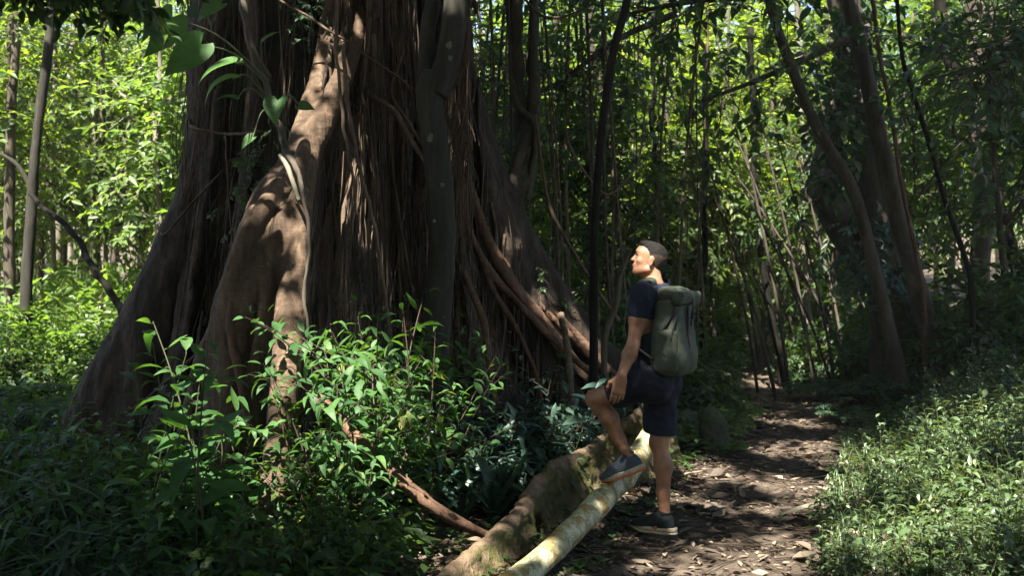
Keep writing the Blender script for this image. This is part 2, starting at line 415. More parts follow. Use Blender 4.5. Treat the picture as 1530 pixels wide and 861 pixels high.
M['lf_dark'] = leaf_mat('dark_leaf', [(.0, (.018, .040, .022)), (.5, (.032, .066, .032)), (.9, (.055, .095, .042)), (1, (.09, .125, .05))], .35, (1.8, 1.75, .6), .5, .22)
M['lf_teal'] = leaf_mat('blue_green_leaf', [(.0, (.020, .046, .034)), (.6, (.034, .068, .05)), (1, (.06, .10, .07))], .25, (1.5, 1.7, .8), .42, .4)
M['lf_cover'] = leaf_mat('ground_cover_leaf', [(.0, (.035, .066, .025)), (.55, (.065, .108, .042)), (.85, (.12, .165, .08)), (1, (.30, .33, .22))], .35, rough=.38, spec=.6)
M['lf_dead'] = leaf_mat('dead_leaf', [(.0, (.028, .021, .016)), (.35, (.065, .048, .036)), (.65, (.125, .095, .07)), (.93, (.19, .145, .105)), (.97, (.31, .25, .19)), (1, (.32, .22, .05))], .08, (1.4, 1, .6), .7, .3, 0)
M['stem'] = plain('green_stem', (.03, .04, .016), (.065, .07, .03), .7, 40, .002)
M['twig'] = plain('brown_twig', (.028, .02, .013), (.065, .047, .03), .85, 40, .003)
# ================================================================ light and air
SUN = nrm([-.20, -.50, .84])
def lighting():
    w = bpy.data.worlds.new('World'); SC.world = w; w.use_nodes = True; nt = w.node_tree
    bg = nt.nodes['Background']; sky = nt.nodes.new('ShaderNodeTexSky'); sky.sky_type = 'NISHITA'; sky.sun_disc = False
    sky.sun_elevation = math.asin(SUN[2]); sky.sun_rotation = math.atan2(SUN[0], SUN[1])
    sky.air_density = 1.0; sky.dust_density = 1.5; sky.ozone_density = 1.0
    nt.links.new(sky.outputs[0], bg.inputs[0]); bg.inputs[1].default_value = .055
    L = bpy.data.lights.new('sun', 'SUN'); L.energy = 5.0; L.angle = R(.6); L.color = (1, .95, .85)
    o = bpy.data.objects.new('sun', L); COL.objects.link(o); o.location = (-4, -8, 16)
    o.rotation_euler = Vector([float(c) for c in SUN]).to_track_quat('Z', 'Y').to_euler()
    cam = bpy.data.cameras.new('camera'); co = bpy.data.objects.new('camera', cam); COL.objects.link(co)
    co.location = (0, 0, CH); co.rotation_euler = (R(90), 0, 0)
    cam.sensor_width = 36; cam.lens = 36*F/1530; cam.clip_end = 500
    cam.dof.use_dof = True; cam.dof.focus_distance = 6.6; cam.dof.aperture_fstop = 3.2
    SC.camera = co
    SC.view_settings.view_transform = 'Standard'; SC.view_settings.look = 'None'; SC.view_settings.gamma = 1; SC.view_settings.exposure = EXPO
    c = SC.cycles; c.max_bounces = 7; c.diffuse_bounces = 4; c.glossy_bounces = 2; c.transmission_bounces = 5; c.transparent_max_bounces = 4
    c.use_denoising = True; c.denoiser = 'OPENIMAGEDENOISE'; c.caustics_reflective = False; c.caustics_refractive = False
    c.sample_clamp_indirect = 4
    c.volume_bounces = 0
    mb = MB(); lo, hi = (-166, -66, -3), (166, 226, 34); V = [(x, y, z) for x in (lo[0], hi[0]) for y in (lo[1], hi[1]) for z in (lo[2], hi[2])]
    mb.add(V, [(0, 1, 3, 2), (4, 6, 7, 5), (0, 4, 5, 1), (2, 3, 7, 6), (0, 2, 6, 4), (1, 5, 7, 3)])
    t = NT('air_haze'); v = t.n('ShaderNodeVolumePrincipled'); v.inputs['Color'].default_value = (.92, .96, .88, 1); v.inputs['Density'].default_value = HAZE; v.inputs['Anisotropy'].default_value = .25
    t.l(v.outputs[0], t.out.inputs['Volume']); o = build('haze', mb, t.m, smooth=False); tag(o, 'thin pale haze in the air of the wood', 'haze', kind='stuff')
EXPO = 2.75
HAZE = .0009
lighting()
# ================================================================ terrain
_py = np.array([-30, 0, 3, 5.2, 7, 9, 11.8, 15, 19, 24, 28, 34, 45, 70]); _px = np.array([.2, .45, .75, 1.05, 1.65, 2.45, 3.55, 3.95, 4.6, 5.5, 6.4, 7.6, 9, 12])
_pw = np.array([.9, .9, .85, .75, .64, .58, .54, .55, .55, .55, .55, .5, .5, .5])
_hy = np.array([-60, 0, 12, 15, 19, 24, 28, 34, 42, 60, 100, 160]); _hz = np.array([-.1, 0, 0, .03, .1, .25, .48, 1.0, 1.9, 4.2, 9, 14])
def pathx(y): return np.interp(y, _py, _px)
def pathw(y): return np.interp(y, _py, _pw)
def smooth_interp(y, xs, ys): return (np.interp(y-.8, xs, ys)+np.interp(y, xs, ys)+np.interp(y+.8, xs, ys))/3
def ground(x, y):
    x = np.asarray(x, float); y = np.asarray(y, float)
    h = smooth_interp(y, _hy, _hz); d = x-pathx(y)
    near = sstep(1.5, 6, y)*(1-.5*sstep(14, 25, y))
    h = h+near*.55*sstep(.55, 2.6, d)+near*.12*sstep(.3, 4, -d)*sstep(7, 10, y)
    h = h+.22*np.exp(-((x-4.5)**2+(y-11.6)**2)/.9)
    h = h-.03*np.exp(-(d/pathw(y))**2)
    p = np.stack([x*.45, y*.45, x*0+3.3], -1)
    h = h+.10*fbm(p, 2)*sstep(.4, 2, np.abs(d))+.025*fbm(np.stack([x*2.6, y*2.6, x*0], -1), 3)
    h = h-.06*np.exp(-((x-.9)**2+(y-6)**2)/2)*0
    return h
def make_ground():
    def axis(a, b, st, lo, hi):
        c = list(np.arange(a, b, st)); s = st; v = b
        while v < hi: c.append(v); s *= 1.16; v += s
        s = st; v = a-st; pre = []
        while v > lo: pre.append(v); s *= 1.16; v -= s
        return np.array(pre[::-1]+c)
    X = axis(-5, 6.5, .05, -160, 160); Y = axis(2.5, 13, .05, -60, 220)
    xx, yy = np.meshgrid(X, Y, indexing='ij'); z = ground(xx, yy)
    tr = sstep(1.3, .7, np.abs(xx-pathx(yy))/pathw(yy))
    z = z+.018*fbm(np.stack([xx*7, yy*7, xx*0+9], -1), 3)
    nx, ny = xx.shape; i = np.arange(nx-1)[:, None]; j = np.arange(ny-1)[None]
    Q = np.stack([i*ny+j, (i+1)*ny+j, (i+1)*ny+j+1, i*ny+j+1], -1).reshape(-1, 4)
    mb = MB(); mb.add(np.stack([xx, yy, z], -1).reshape(-1, 3), Q)
    tag(build('ground', mb, M['soil']), kind='structure')
make_ground()
def gz(x, y): return float(ground(np.array([x]), np.array([y]))[0])
def at_ground(px, Y):
    x = (px-CX)/F*Y; return np.array([x, Y, gz(x, Y)])
# ---------------------------------------------------------------- leaf litter
def litter():
    n = 52000
    y = 3.2+11.5*rng.random(n)**1.5; x = pathx(y)+rng.normal(0, 1.25, n)*(pathw(y)+.55)
    k = rng.random(n) < .25; x[k] = rng.uniform(-4, 3, k.sum()); y[k] = rng.uniform(3.5, 11, k.sum())
    d = np.abs(x-pathx(y))/pathw(y)
    keep = (rng.random(n) < np.where(d < .8, .27, .95)) & (x < pathx(y)+1.5)
    x, y = x[keep], y[keep]; n = len(x)
    big = rng.random(n) < .05
    ln = np.where(big, rng.uniform(.09, .15, n), rng.uniform(.014, .062, n)); z = ground(x, y)+rng.uniform(.003, .018, n)
    a = rng.uniform(0, 2*np.pi, n); dr = np.stack([np.cos(a), np.sin(a), rng.normal(0, .12, n)], -1)
    up = np.stack([rng.normal(0, .22, n), rng.normal(0, .22, n), np.ones(n)], -1)
    mb = MB(); put_leaves(mb, 'curl', np.stack([x, y, z], -1), dr, up, ln, ln*rng.uniform(.35, .6, n))
    tag(build('leaf_litter', mb, M['lf_dead']), 'brown dead leaves strewn over the path and around the hiker', 'leaf litter', kind='stuff')
    # small broken twigs lying between the leaves
    mb = MB()
    for _ in range(700):
        yy = rng.uniform(4, 11); xx = pathx(yy)+rng.normal(0, 1.0)
        a = rng.uniform(0, 6.3); L = rng.uniform(.05, .42); p = []
        for t in (-.5, 0, .5):
            qx, qy = xx+math.cos(a)*L*t+rng.normal(0, .008), yy+math.sin(a)*L*t+rng.normal(0, .008)
            p.append((qx, qy, gz(qx, qy)+.018))
        tube(mb, p, rng.uniform(.002, .006), 5)
    tag(build('twig_litter', mb, M['twig']), 'small broken twigs scattered among the dead leaves', 'twigs', kind='stuff')
litter()
# ================================================================ the banyan
def strand(pts): return [P(a, b, c) for a, b, c, r in pts], [r for *_, r in pts]
def dense(pts, per=9):
    p, r = strand(pts); n = (len(p)-1)*per+1
    return spline(p, n), np.interp(np.linspace(0, 1, n), np.linspace(0, 1, len(r)), r)
BAN = thing('banyan_tree', 'giant banyan with fused fluted roots filling the left half of the clearing', 'tree', (-1.5, 9.2, 0))
BO = np.array([-1.5, 9.2, 0.0])
def bpart(name, mb, mat, parent=None):
    me = mb.mesh(name); o = link(name, me, mat); o.parent = parent or BAN
    o.location = [-c for c in BO] if parent is None else (0, 0, 0)
    return o
TR = [
 [(395,-260,9.4,.62),(395,200,9.4,.7),(380,480,9.4,.85),(370,720,9.4,1.0)],
 [(545,-260,9.6,.68),(540,200,9.6,.8),(545,480,9.6,.92),(560,720,9.6,1.0)],
 [(630,-260,9.5,.35),(640,200,9.5,.5),(680,480,9.6,.65),(720,680,9.6,.7)],
 [(356,-260,9.0,.2),(345,40,8.9,.23),(336,180,8.8,.24),(312,330,8.7,.25),(268,440,8.65,.25)],
 [(370,-260,8.6,.2),(352,200,8.5,.22),(338,380,8.4,.24),(300,540,8.3,.24),(255,650,8.2,.2),(225,760,8.1,.16)],
 [(420,-260,8.4,.19),(412,200,8.3,.2),(370,430,8.1,.2),(330,620,7.9,.18),(315,760,7.8,.15)],
 [(512,-260,8.35,.13),(505,-20,8.1,.13),(486,90,7.9,.14),(466,190,7.7,.17),(450,280,7.6,.2)],
 [(556,-260,8.4,.13),(550,-20,8.2,.12),(528,90,7.95,.13),(505,185,7.75,.145),(500,260,7.65,.13),(512,330,7.6,.085),(512,420,7.55,.085),(500,540,7.5,.085),(497,700,7.5,.085)],
 [(528,90,7.95,.1),(492,240,7.7,.10),(478,330,7.55,.08),(470,440,7.5,.07),(462,600,7.45,.07)],
 [(612,-260,8.7,.17),(610,60,8.5,.16),(615,200,8.4,.16),(622,330,8.3,.15),(628,480,8.2,.15),(640,640,8.1,.15)],
 [(600,-260,8.55,.07),(592,80,8.4,.075),(606,230,8.3,.085),(640,350,8.15,.12),(668,440,8.1,.12),(690,560,8.0,.12),(712,690,7.9,.11)],
 [(668,-260,9.0,.12),(668,100,8.9,.14),(668,280,8.85,.2),(692,430,8.82,.24),(730,560,8.75,.22),(765,680,8.65,.18)],
 [(585,-260,8.75,.13),(575,200,8.65,.13),(560,420,8.6,.14),(560,680,8.5,.16)],
 [(690,-260,9.1,.11),(688,120,9.1,.15),(700,250,9.0,.22),(730,360,9.0,.26),(770,460,9.0,.28),(820,570,9.0,.2),(850,660,8.9,.14)],
 [(460,-260,8.7,.25),(450,200,8.6,.3),(440,480,8.5,.3),(440,720,8.4,.3)],
]
def flute(V):                       # vertical strands and small swellings of the bark
    p = V*np.array([9, 9, .9]); q = V*np.array([3.2, 3.2, 1.1])
    c = V[:, :2]-np.array([-1.5, 9.4]); n = np.concatenate([nrm(c), np.zeros((len(V), 1))], 1)
    n[:, 1] -= .35; n = nrm(n)
    return V+n*(.026*fbm(p, 3)+.03*fbm(q, 2)+.006*fbm(V*np.array([5, 5, 40]), 2))[:, None]
def strands(sd):                    # slimmer roots grown into the surface, each following it down
    r = np.random.default_rng(13); ys = sd.lo[1]+np.arange(sd.n[1])*sd.vs; ins = sd.D < 0
    yf = np.where(ins.any(1), ys[ins.argmax(1)], np.nan); todo = []
    for _ in range(110):
        px = r.uniform(300, 720); x = (px-CX)/F*8.5; z0 = r.uniform(2.5, 5.3); z1 = r.uniform(-.3, .9); ph = r.uniform(0, 6); rad = r.choice([.03, .04, .05, .07, .09]); fl = (px-545)/700*.9+r.normal(0, .10); p = []
        for i in range(10):
            t = i/9; z = z0+(z1-z0)*t; xx = x+fl*t**1.6+.05*math.sin(ph+t*5)
            a = int(round((xx-sd.lo[0])/sd.vs)); k = int(round((z-sd.lo[2])/sd.vs))
            if not (0 <= a < yf.shape[0] and 0 <= k < yf.shape[1] and np.isfinite(yf[a, k])): break
            p.append([xx, yf[a, k]+rad*.25, z])
        if len(p) > 5:
            p = np.array(p); p[1:-1, 1] = (p[:-2, 1]+p[1:-1, 1]*2+p[2:, 1])/4; todo.append((spline(p, 24), np.linspace(rad*.75, rad*1.1, 24)))
    for p, q in todo: sd.chain(p, q, .022)
    ins = sd.D < 0; yf = np.where(ins.any(1), ys[ins.argmax(1)], np.nan)
    for _ in range(92):                # deep slits between them
        px = r.uniform(330, 730); x = (px-CX)/F*8.5; z0 = r.uniform(1.5, 5.0); z1 = max(-.2, z0-r.uniform(1.2, 3.5)); ph = r.uniform(0, 6); rad = r.uniform(.03, .06); fl = (px-545)/700*.5+r.normal(0, .06); p = []
        for i in range(9):
            t = i/8; z = z0+(z1-z0)*t; xx = x+fl*t**1.5+.03*math.sin(ph+t*5); a = int(round((xx-sd.lo[0])/sd.vs)); k = int(round((z-sd.lo[2])/sd.vs))
            if not (0 <= a < yf.shape[0] and 0 <= k < yf.shape[1] and np.isfinite(yf[a, k])): break
            p.append([xx, yf[a, k]+.03, z])
        if len(p) > 5:
            p = spline(np.array(p), 14); q = rad*np.sin(np.linspace(.25, 2.9, 14))
            for i in range(13):
                for dy in (0, .07, .14, .21): sd.cone(p[i]+[0, dy, 0], p[i+1]+[0, dy, 0], q[i], q[i+1], .02, 's')
def make_trunk():
    sd = SDF((-4.6, 6.6, -.35), (1.6, 11.2, 5.2), .024)
    for s in TR:
        p, r = dense(s, 6); sd.chain(p, r, .055)
    # dark hollows between the strands
    for (a, b, r) in [((560, 60, 8.3), (562, 640, 8.0), .26), ((580, 120, 8.0), (585, 560, 7.8), .12), ((400, 20, 7.7), (392, 240, 7.55), .12), ((440, 150, 7.75), (425, 230, 7.55), .07)]:
        sd.cone(P(*a), P(*b), r*.8, r, .06, 's')
    strands(sd)
    V, Q = sd.net(); V = relax(V, Q, 3); V = flute(V)
    ys = sd.lo[1]+np.arange(sd.n[1])*sd.vs
    ins = sd.D < 0; yf = np.where(ins.any(1), ys[ins.argmax(1)], np.nan)
    mb = MB(); mb.add(V, Q)
    bpart('trunk', mb, M['banyan'])
    return sd, yf
SD, YF = make_trunk()
def front(x, z, y0=8.9):
    i = int(round((x-SD.lo[0])/SD.vs)); k = int(round((z-SD.lo[2])/SD.vs))
    if 0 <= i < YF.shape[0] and 0 <= k < YF.shape[1] and np.isfinite(YF[i, k]): return float(YF[i, k])
    return None
# --- big buttress roots, each a part of its own
def buttress(name, strands, vs, mat, k=.07, label=None, cuts=()):
    allp = np.concatenate([np.array(strand(s)[0]) for s in strands]); rm = max(max(strand(s)[1]) for s in strands)+.12
    sd = SDF(allp.min(0)-rm, allp.max(0)+rm, vs)
    for s in strands:
        p, r = dense(s, 7); sd.chain(p, r, k)
    for a, b, r in cuts: sd.cone(P(*a), P(*b), r, r, .06, 's')
    V, Q = sd.net(); V = relax(V, Q, 5)
    f = .018*fbm(V*np.array([8, 8, 1.6]), 3)+.020*fbm(V*np.array([4, 4, 2.6]), 3)+.004*fbm(V*np.array([6, 6, 45]), 2)+.006*fbm(V*np.array([22, 22, 9]), 3)
    c = V-V.mean(0); n = np.zeros_like(V); n[:, 1] = -1; n[:, 0] = np.sign(c[:, 0])*.3
    V = V+nrm(n)*f[:, None]
    mb = MB(); mb.add(V, Q); o = bpart(name, mb, mat)
    if label: o['label'] = label
    return o
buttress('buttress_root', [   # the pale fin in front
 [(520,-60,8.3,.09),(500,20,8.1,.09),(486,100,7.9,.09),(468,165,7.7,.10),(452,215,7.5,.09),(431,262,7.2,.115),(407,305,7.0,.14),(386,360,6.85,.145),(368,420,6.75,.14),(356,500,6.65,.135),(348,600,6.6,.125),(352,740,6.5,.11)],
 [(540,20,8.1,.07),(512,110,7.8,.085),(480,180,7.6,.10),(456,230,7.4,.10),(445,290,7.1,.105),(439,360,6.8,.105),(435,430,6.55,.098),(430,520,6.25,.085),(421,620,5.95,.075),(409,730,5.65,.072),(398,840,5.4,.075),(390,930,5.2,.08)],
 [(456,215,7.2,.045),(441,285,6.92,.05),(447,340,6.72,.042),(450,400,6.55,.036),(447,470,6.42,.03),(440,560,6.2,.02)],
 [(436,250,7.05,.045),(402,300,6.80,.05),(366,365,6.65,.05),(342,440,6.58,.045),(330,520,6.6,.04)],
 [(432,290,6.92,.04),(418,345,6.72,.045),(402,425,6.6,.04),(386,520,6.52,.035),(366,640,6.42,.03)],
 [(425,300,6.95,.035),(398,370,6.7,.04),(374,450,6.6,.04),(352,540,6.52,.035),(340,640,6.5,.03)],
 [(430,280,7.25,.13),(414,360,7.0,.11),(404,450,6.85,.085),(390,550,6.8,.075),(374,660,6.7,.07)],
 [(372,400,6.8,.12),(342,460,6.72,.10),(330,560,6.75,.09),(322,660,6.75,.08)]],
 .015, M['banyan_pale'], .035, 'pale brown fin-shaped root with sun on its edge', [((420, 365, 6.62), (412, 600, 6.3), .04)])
buttress('buttress_root', [
 [(322,250,8.75,.18),(286,370,8.65,.25),(240,470,8.6,.25),(190,550,8.55,.22),(150,610,8.5,.18),(112,665,8.45,.14),(70,700,8.4,.1)],
 [(258,420,8.5,.2),(235,520,8.45,.2),(205,620,8.4,.18),(190,720,8.3,.14)]], .024, M['banyan'], .12, 'broad dark root sweeping down to the left')
buttress('buttress_root', [
 [(655,60,9.2,.22),(685,200,9.2,.26),(725,320,9.25,.28),(778,410,9.3,.24),(832,480,9.35,.19),(885,535,9.4,.14),(925,562,9.5,.12),(960,590,9.6,.10)],
 [(700,330,9.0,.2),(760,450,9.0,.2),(815,540,9.0,.15),(860,610,9.0,.12)]], .024, M['banyan'], .14, 'long sloping root running down to the right')
buttress('buttress_root', [[(686+j*5,200+j*24,8.62,.018),(708+j*7,300+j*18,8.60,.020+.007*(j%3)),(746+j*7,385+j*12,8.66,.022+.007*(j%2)),(802+j*5,462+j*10,8.74,.022),(852+j*5,526+j*8,8.85,.019),(895+j*5,572+j*7,8.95,.016)] for j in range(7)]+[
 [(688,280,8.6,.03),(705,355,8.5,.03),(740,415,8.5,.032),(790,470,8.55,.032),(845,525,8.6,.028),(895,570,8.65,.026),(915,600,8.7,.026)],
 [(700,340,8.55,.02),(730,420,8.5,.024),(770,490,8.52,.024),(800,560,8.5,.022),(815,640,8.4,.02)], [(715,300,8.85,.03),(760,390,8.92,.03),(820,460,9.05,.04),(880,520,9.1,.035),(930,575,9.2,.03)], [(700,300,8.7,.03),(745,380,8.75,.035),(800,450,8.85,.03),(860,510,8.95,.03),(905,560,9.0,.03)]], .0125, M['red_root'], .02, 'reddish root in long strands over the right flank')
# round prop roots
def proproot(pts, mat, sides=14, rough=.16, label=None, n=14):
    p, r = dense(pts, n); mb = MB(); tube(mb, p, r, sides, rough, seed=len(pts)); o = bpart('prop_root', mb, mat)
    if label: o['label'] = label
proproot([(440,530,6.5,.035),(470,585,6.2,.037),(520,640,5.95,.037),(580,702,5.75,.037),(640,752,5.7,.036),(690,783,5.75,.032),(735,804,5.85,.025)], M['red_root'], label='orange brown prop root slanting through the shrubs')
proproot([(690,-200,8.35,.045),(692,0,8.35,.045),(690,120,8.3,.042),(688,240,8.3,.04),(686,330,8.4,.035),(690,400,8.6,.03)], M['red_root'], 18, .6, 'red stringy root hanging beside the slender tree')
proproot([(690,400,8.3,.03),(702,430,8.0,.026),(722,480,7.75,.03),(730,540,7.7,.026),(738,600,7.65,.024),(742,660,7.6,.022)], M['red_root'])
proproot([(838,470,8.7,.03),(848,520,8.4,.03),(853,580,8.2,.03),(858,650,8.1,.03),(862,700,8.05,.035)], M['thread'])
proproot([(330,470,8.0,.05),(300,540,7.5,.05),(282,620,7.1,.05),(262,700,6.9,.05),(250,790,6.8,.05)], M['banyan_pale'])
proproot([(352,380,6.95,.03),(346,440,6.6,.03),(345,500,6.48,.03),(358,560,6.4,.028),(372,640,6.35,.025)], M['red_root'])

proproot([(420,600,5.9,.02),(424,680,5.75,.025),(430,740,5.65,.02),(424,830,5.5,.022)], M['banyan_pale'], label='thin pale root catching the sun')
# mossy plank root beside the log: a tall thin wall that curves to the camera
def plank():
    top = np.array([P(1000,588,8.6),P(962,612,8.0),(P(905,652,7.4)),P(862,685,6.95),P(825,702,6.6),P(792,742,6.15),P(766,780,5.75),P(725,818,5.4),P(672,862,5.05),P(600,930,4.7)])
    top = spline(top, 60); thick = np.interp(np.linspace(0, 1, 60), [0, .3, .6, 1], [.03, .03, .032, .034])
    sd = SDF((top[:, 0].min()-.3, top[:, 1].min()-.3, -.25), (top[:, 0].max()+.35, top[:, 1].max()+.3, top[:, 2].max()+.15), .016)
    for i in range(59):
        for j, f in enumerate(np.linspace(0, 1, 10)):
            a, b = top[i].copy(), top[i+1].copy()
            za, zb = gz(a[0], a[1])-.1, gz(b[0], b[1])-.1
            for q, zz in ((a, za), (b, zb)):
                q[2] = q[2]*(1-f)+zz*f; q[0] += .10*f*f; q[1] -= .03*f
            sd.cone(a, b, thick[i]*(1.15 if j == 0 else .95+.9*f), thick[i]*(1.15 if j == 0 else .95+.9*f), .045)
    h = P(812, 788, 6.0); sd.cone(h+[-.25, .3, -.03], h+[.25, -.3, 0], .06, .075, .03, 's')
    h = P(902, 700, 6.9); sd.cone(h+[-.05, -.2, -.02], h+[.2, -.3, 0], .045, .05, .03, 's')
    V, Q = sd.net(); V = relax(V, Q, 2)
    V = V+np.array([1, -.5, 0])*(.012*fbm(V*4, 3)+.010*fbm(V*np.array([14, 14, 16]), 3)+.006*fbm(V*np.array([5, 5, 40]), 2))[:, None]+np.array([0, 0, 1])*(.020*fbm(V*9+9, 4)*sstep(.0, .3, V[:, 2]))[:, None]
    mb = MB(); mb.add(V, Q); o = bpart('plank_root', mb, M['plank']); o['label'] = 'mossy wall-like root with a dark hole'
plank()
# --- hanging aerial roots: individuals first, then the countless threads
def make_aerial():
    r = np.random.default_rng(21); n = 0; guard = 0
    while n < 78 and guard < 900:
        guard += 1
        px = r.choice([r.uniform(500, 640), r.uniform(330, 700), r.uniform(515, 600), r.uniform(640, 760)]); x = (px-CX)/F*8.3
        z0 = r.uniform(2.2, 5.0) if px < 690 else r.uniform(1.6, 2.4); z1 = r.uniform(-.1, .7) if r.random() < .75 else r.uniform(.8, 2.0)
        if z1 > z0-1: continue
        dx = r.normal(0, .14)+(px-560)/700*.35; pts = []; ok = True; k = 9; ph = r.uniform(0, 6)
        for i in range(k):
            t = i/(k-1); z = z0+(z1-z0)*t; xx = x+dx*t*t+.035*math.sin(ph+t*7)+r.normal(0, .012)
            y = front(xx, min(z, 5.0))
            if y is None: ok = False; break
            pts.append([xx, y, z])
        if not ok: continue
        pts = np.array(pts); ym = np.minimum.accumulate(pts[:, 1]); pts[:, 1] = .5*ym+.5*pts[:, 1]
        pts[1:-1, 1] = (pts[:-2, 1]+pts[1:-1, 1]+pts[2:, 1])/3; rad = r.choice([.007, .009, .012, .016, .024]); pts[:, 1] -= rad+.012
        mb = MB(); p = spline(pts, 40); tube(mb, p, np.linspace(rad, rad*r.uniform(.6, 1.25), 40), 8, .25, seed=n)
        bpart('aerial_root', mb, M[['thread', 'banyan', 'banyan_pale', 'red_root', 'thread'][r.integers(5)]]); n += 1
    # crossing roots that hang free of the trunk
    for pts in [[(600,85,8.0,.012),(585,140,7.9,.013),(615,190,7.8,.014),(650,260,7.6,.012)], [(560,145,7.9,.018),(590,165,7.8,.018),(612,205,7.7,.018),(640,250,7.55,.014)],
                [(512,60,7.6,.016),(518,140,7.45,.015),(540,260,7.3,.014),(560,340,7.25,.013),(575,440,7.2,.012),(590,540,7.2,.01)],
                [(585,180,7.8,.012),(590,280,7.7,.012),(610,400,7.6,.012),(640,520,7.5,.01)], [(200,610,8.0,.012),(260,560,7.9,.014),(320,500,7.9,.014),(345,440,8.0,.012)],
                [(420,0,7.7,.01),(470,30,7.6,.01),(530,70,7.55,.01),(600,120,7.7,.01)], [(246,350,8.2,.01),(290,300,8.1,.01),(335,255,8.1,.01)], [(290,190,8.2,.012),(340,200,8.1,.011),(395,197,7.9,.01)],
                [(505,-20,7.5,.013),(502,60,7.4,.013),(508,130,7.35,.012),(515,200,7.35,.012),(530,290,7.3,.01),(523,360,7.3,.01)],
                [(337,210,8.0,.01),(342,290,7.95,.01),(348,360,7.95,.01),(350,420,7.95,.008)], [(380,-40,7.9,.016),(372,50,7.8,.016),(400,110,7.75,.016)]]:
        a, b = pts[0], pts[-1]; pts = [(a[0]+(a[0]-pts[1][0])*.15, a[1]-14, a[2]+.7, a[3])]+pts+[(b[0]+(b[0]-pts[-2][0])*.15, b[1]+14, b[2]+.6, b[3]*.8)]
        p, rr = dense(pts, 12); mb = MB(); tube(mb, p+.006*fbm(p*9, 2)[:, None], rr, 8, .2); bpart('aerial_root', mb, M['banyan_pale' if pts[0][3] < .013 else 'thread'])
    mb = MB(); c = 0; guard = 0
    while c < 620 and guard < 4000:
        guard += 1
        px = r.choice([r.uniform(500, 650), r.uniform(520, 600), r.uniform(300, 780), r.uniform(640, 860)]); x = (px-CX)/F*8.2
        z0 = r.uniform(.9, 5.1); z1 = max(-.1, z0-r.uniform(.8, 4)); pts = []; s = r.normal(0, .05)+(px-560)/700*.12
        off = r.uniform(.01, .16); ph = r.uniform(0, 6)
        for i in range(8):
            t = i/7; z = z0+(z1-z0)*t; xx = x+s*t*(z0-z1)+.02*math.sin(ph+t*6)+r.normal(0, .008); y = front(xx, z)
            if y is None: break
            pts.append([xx, y, z])
        if len(pts) < 6: continue
        pts = np.array(pts); pts[:, 1] = np.minimum.accumulate(np.convolve(np.pad(pts[:, 1], 1, 'edge'), [.25, .5, .25], 'valid'))-off*.6
        tube(mb, spline(pts, 18), r.uniform(.002, .0062), 4, cap=False); c += 1
    # short free hairs in bunches at the left edge and on the red strand
    for _ in range(260):
        px = r.choice([r.uniform(268, 330), r.uniform(675, 705)]); py = r.uniform(-120, 300); Y = 8.4 if px < 400 else 8.25
        a = P(px, py, Y+r.normal(0, .08)); L = r.uniform(.3, 1.3)
        p = spline([a, a+[r.normal(0, .04), r.normal(0, .03), -L*.5], a+[r.normal(0, .06)-(.06*L if px < 400 else 0), r.normal(0, .04), -L]], 9)
        tube(mb, p, r.uniform(.0018, .0045), 4, cap=False)
    o = bpart('root_thread', mb, M['thread']); o['kind'] = 'stuff'
make_aerial()
# --- upper limbs and the wide crown, plus unseen leaf clumps added for shade
def gaps():
    tg = [(P(490,190,7.6), .18), (P(502,230,7.6), .17), (P(495,100,7.9), .13), (P(515,120,7.9), .12), (P(505,300,7.6), .10), (P(468,235,7.6), .10), (P(378,292,6.8), .10), (P(438,300,6.9), .09), (P(1290,160,12.2), .16), (P(440,450,6.4), .14), (P(428,545,6.1), .12), (P(412,700,5.6), .2), (P(420,730,5.6), .15),
          (P(480,590,6.4), .16), (P(575,698,5.78), .18), (P(640,752,5.7), .15), (P(1030,695,8.4), .5), (P(1000,640,8.0), .3), (P(962,655,7.1), .2), (P(790,840,5.0), .19), (P(720,690,6.9), .3), (P(850,600,7.7), .35), (P(550,485,6.2), .3), (P(285,570,5.0), .36), (P(225,610,5.2), .28), (P(200,720,4.4), .25),
          (P(1190,660,9.4), .5), (P(1130,800,5.8), .35), (P(1240,730,7.0), .3), (P(745,370,8.8), .15), (P(790,425,8.9), .14), (P(840,490,9.0), .15), (P(885,540,9.1), .14), (P(610,120,8.35), .12), (P(590,60,8.4), .12), (P(860,690,6.95), .22), (P(1150,620,11.5), .3),(P(1215,630,11.0),.25),(P(1090,760,6.9),.3),(P(1180,720,7.8),.35),(P(1060,840,5.6),.3),(P(1160,850,5.5),.3),
          (P(1370,690,7.2), .62), (P(1460,620,7.5), .5), (P(1480,760,5.5), .6), (P(1340,800,5.5), .45), (P(1290,640,8.2), .3), (P(720,820,5.3), .3), (P(640,560,6.6), .2),(P(420,330,6.6),.12)]
    return tg
GAPS = gaps()
def lit(c, slack=.0, big=.08):                  # True where a leaf clump at c would shut one of the gaps in the canopy
    bad = np.zeros(len(c), bool)
    for p, r in GAPS:
        v = c-p; t = v@SUN; d = np.linalg.norm(v-t[:, None]*SUN, axis=1); bad |= (d < r+(slack if r < .181 else min(slack, big))) & (t > 0)
    return bad
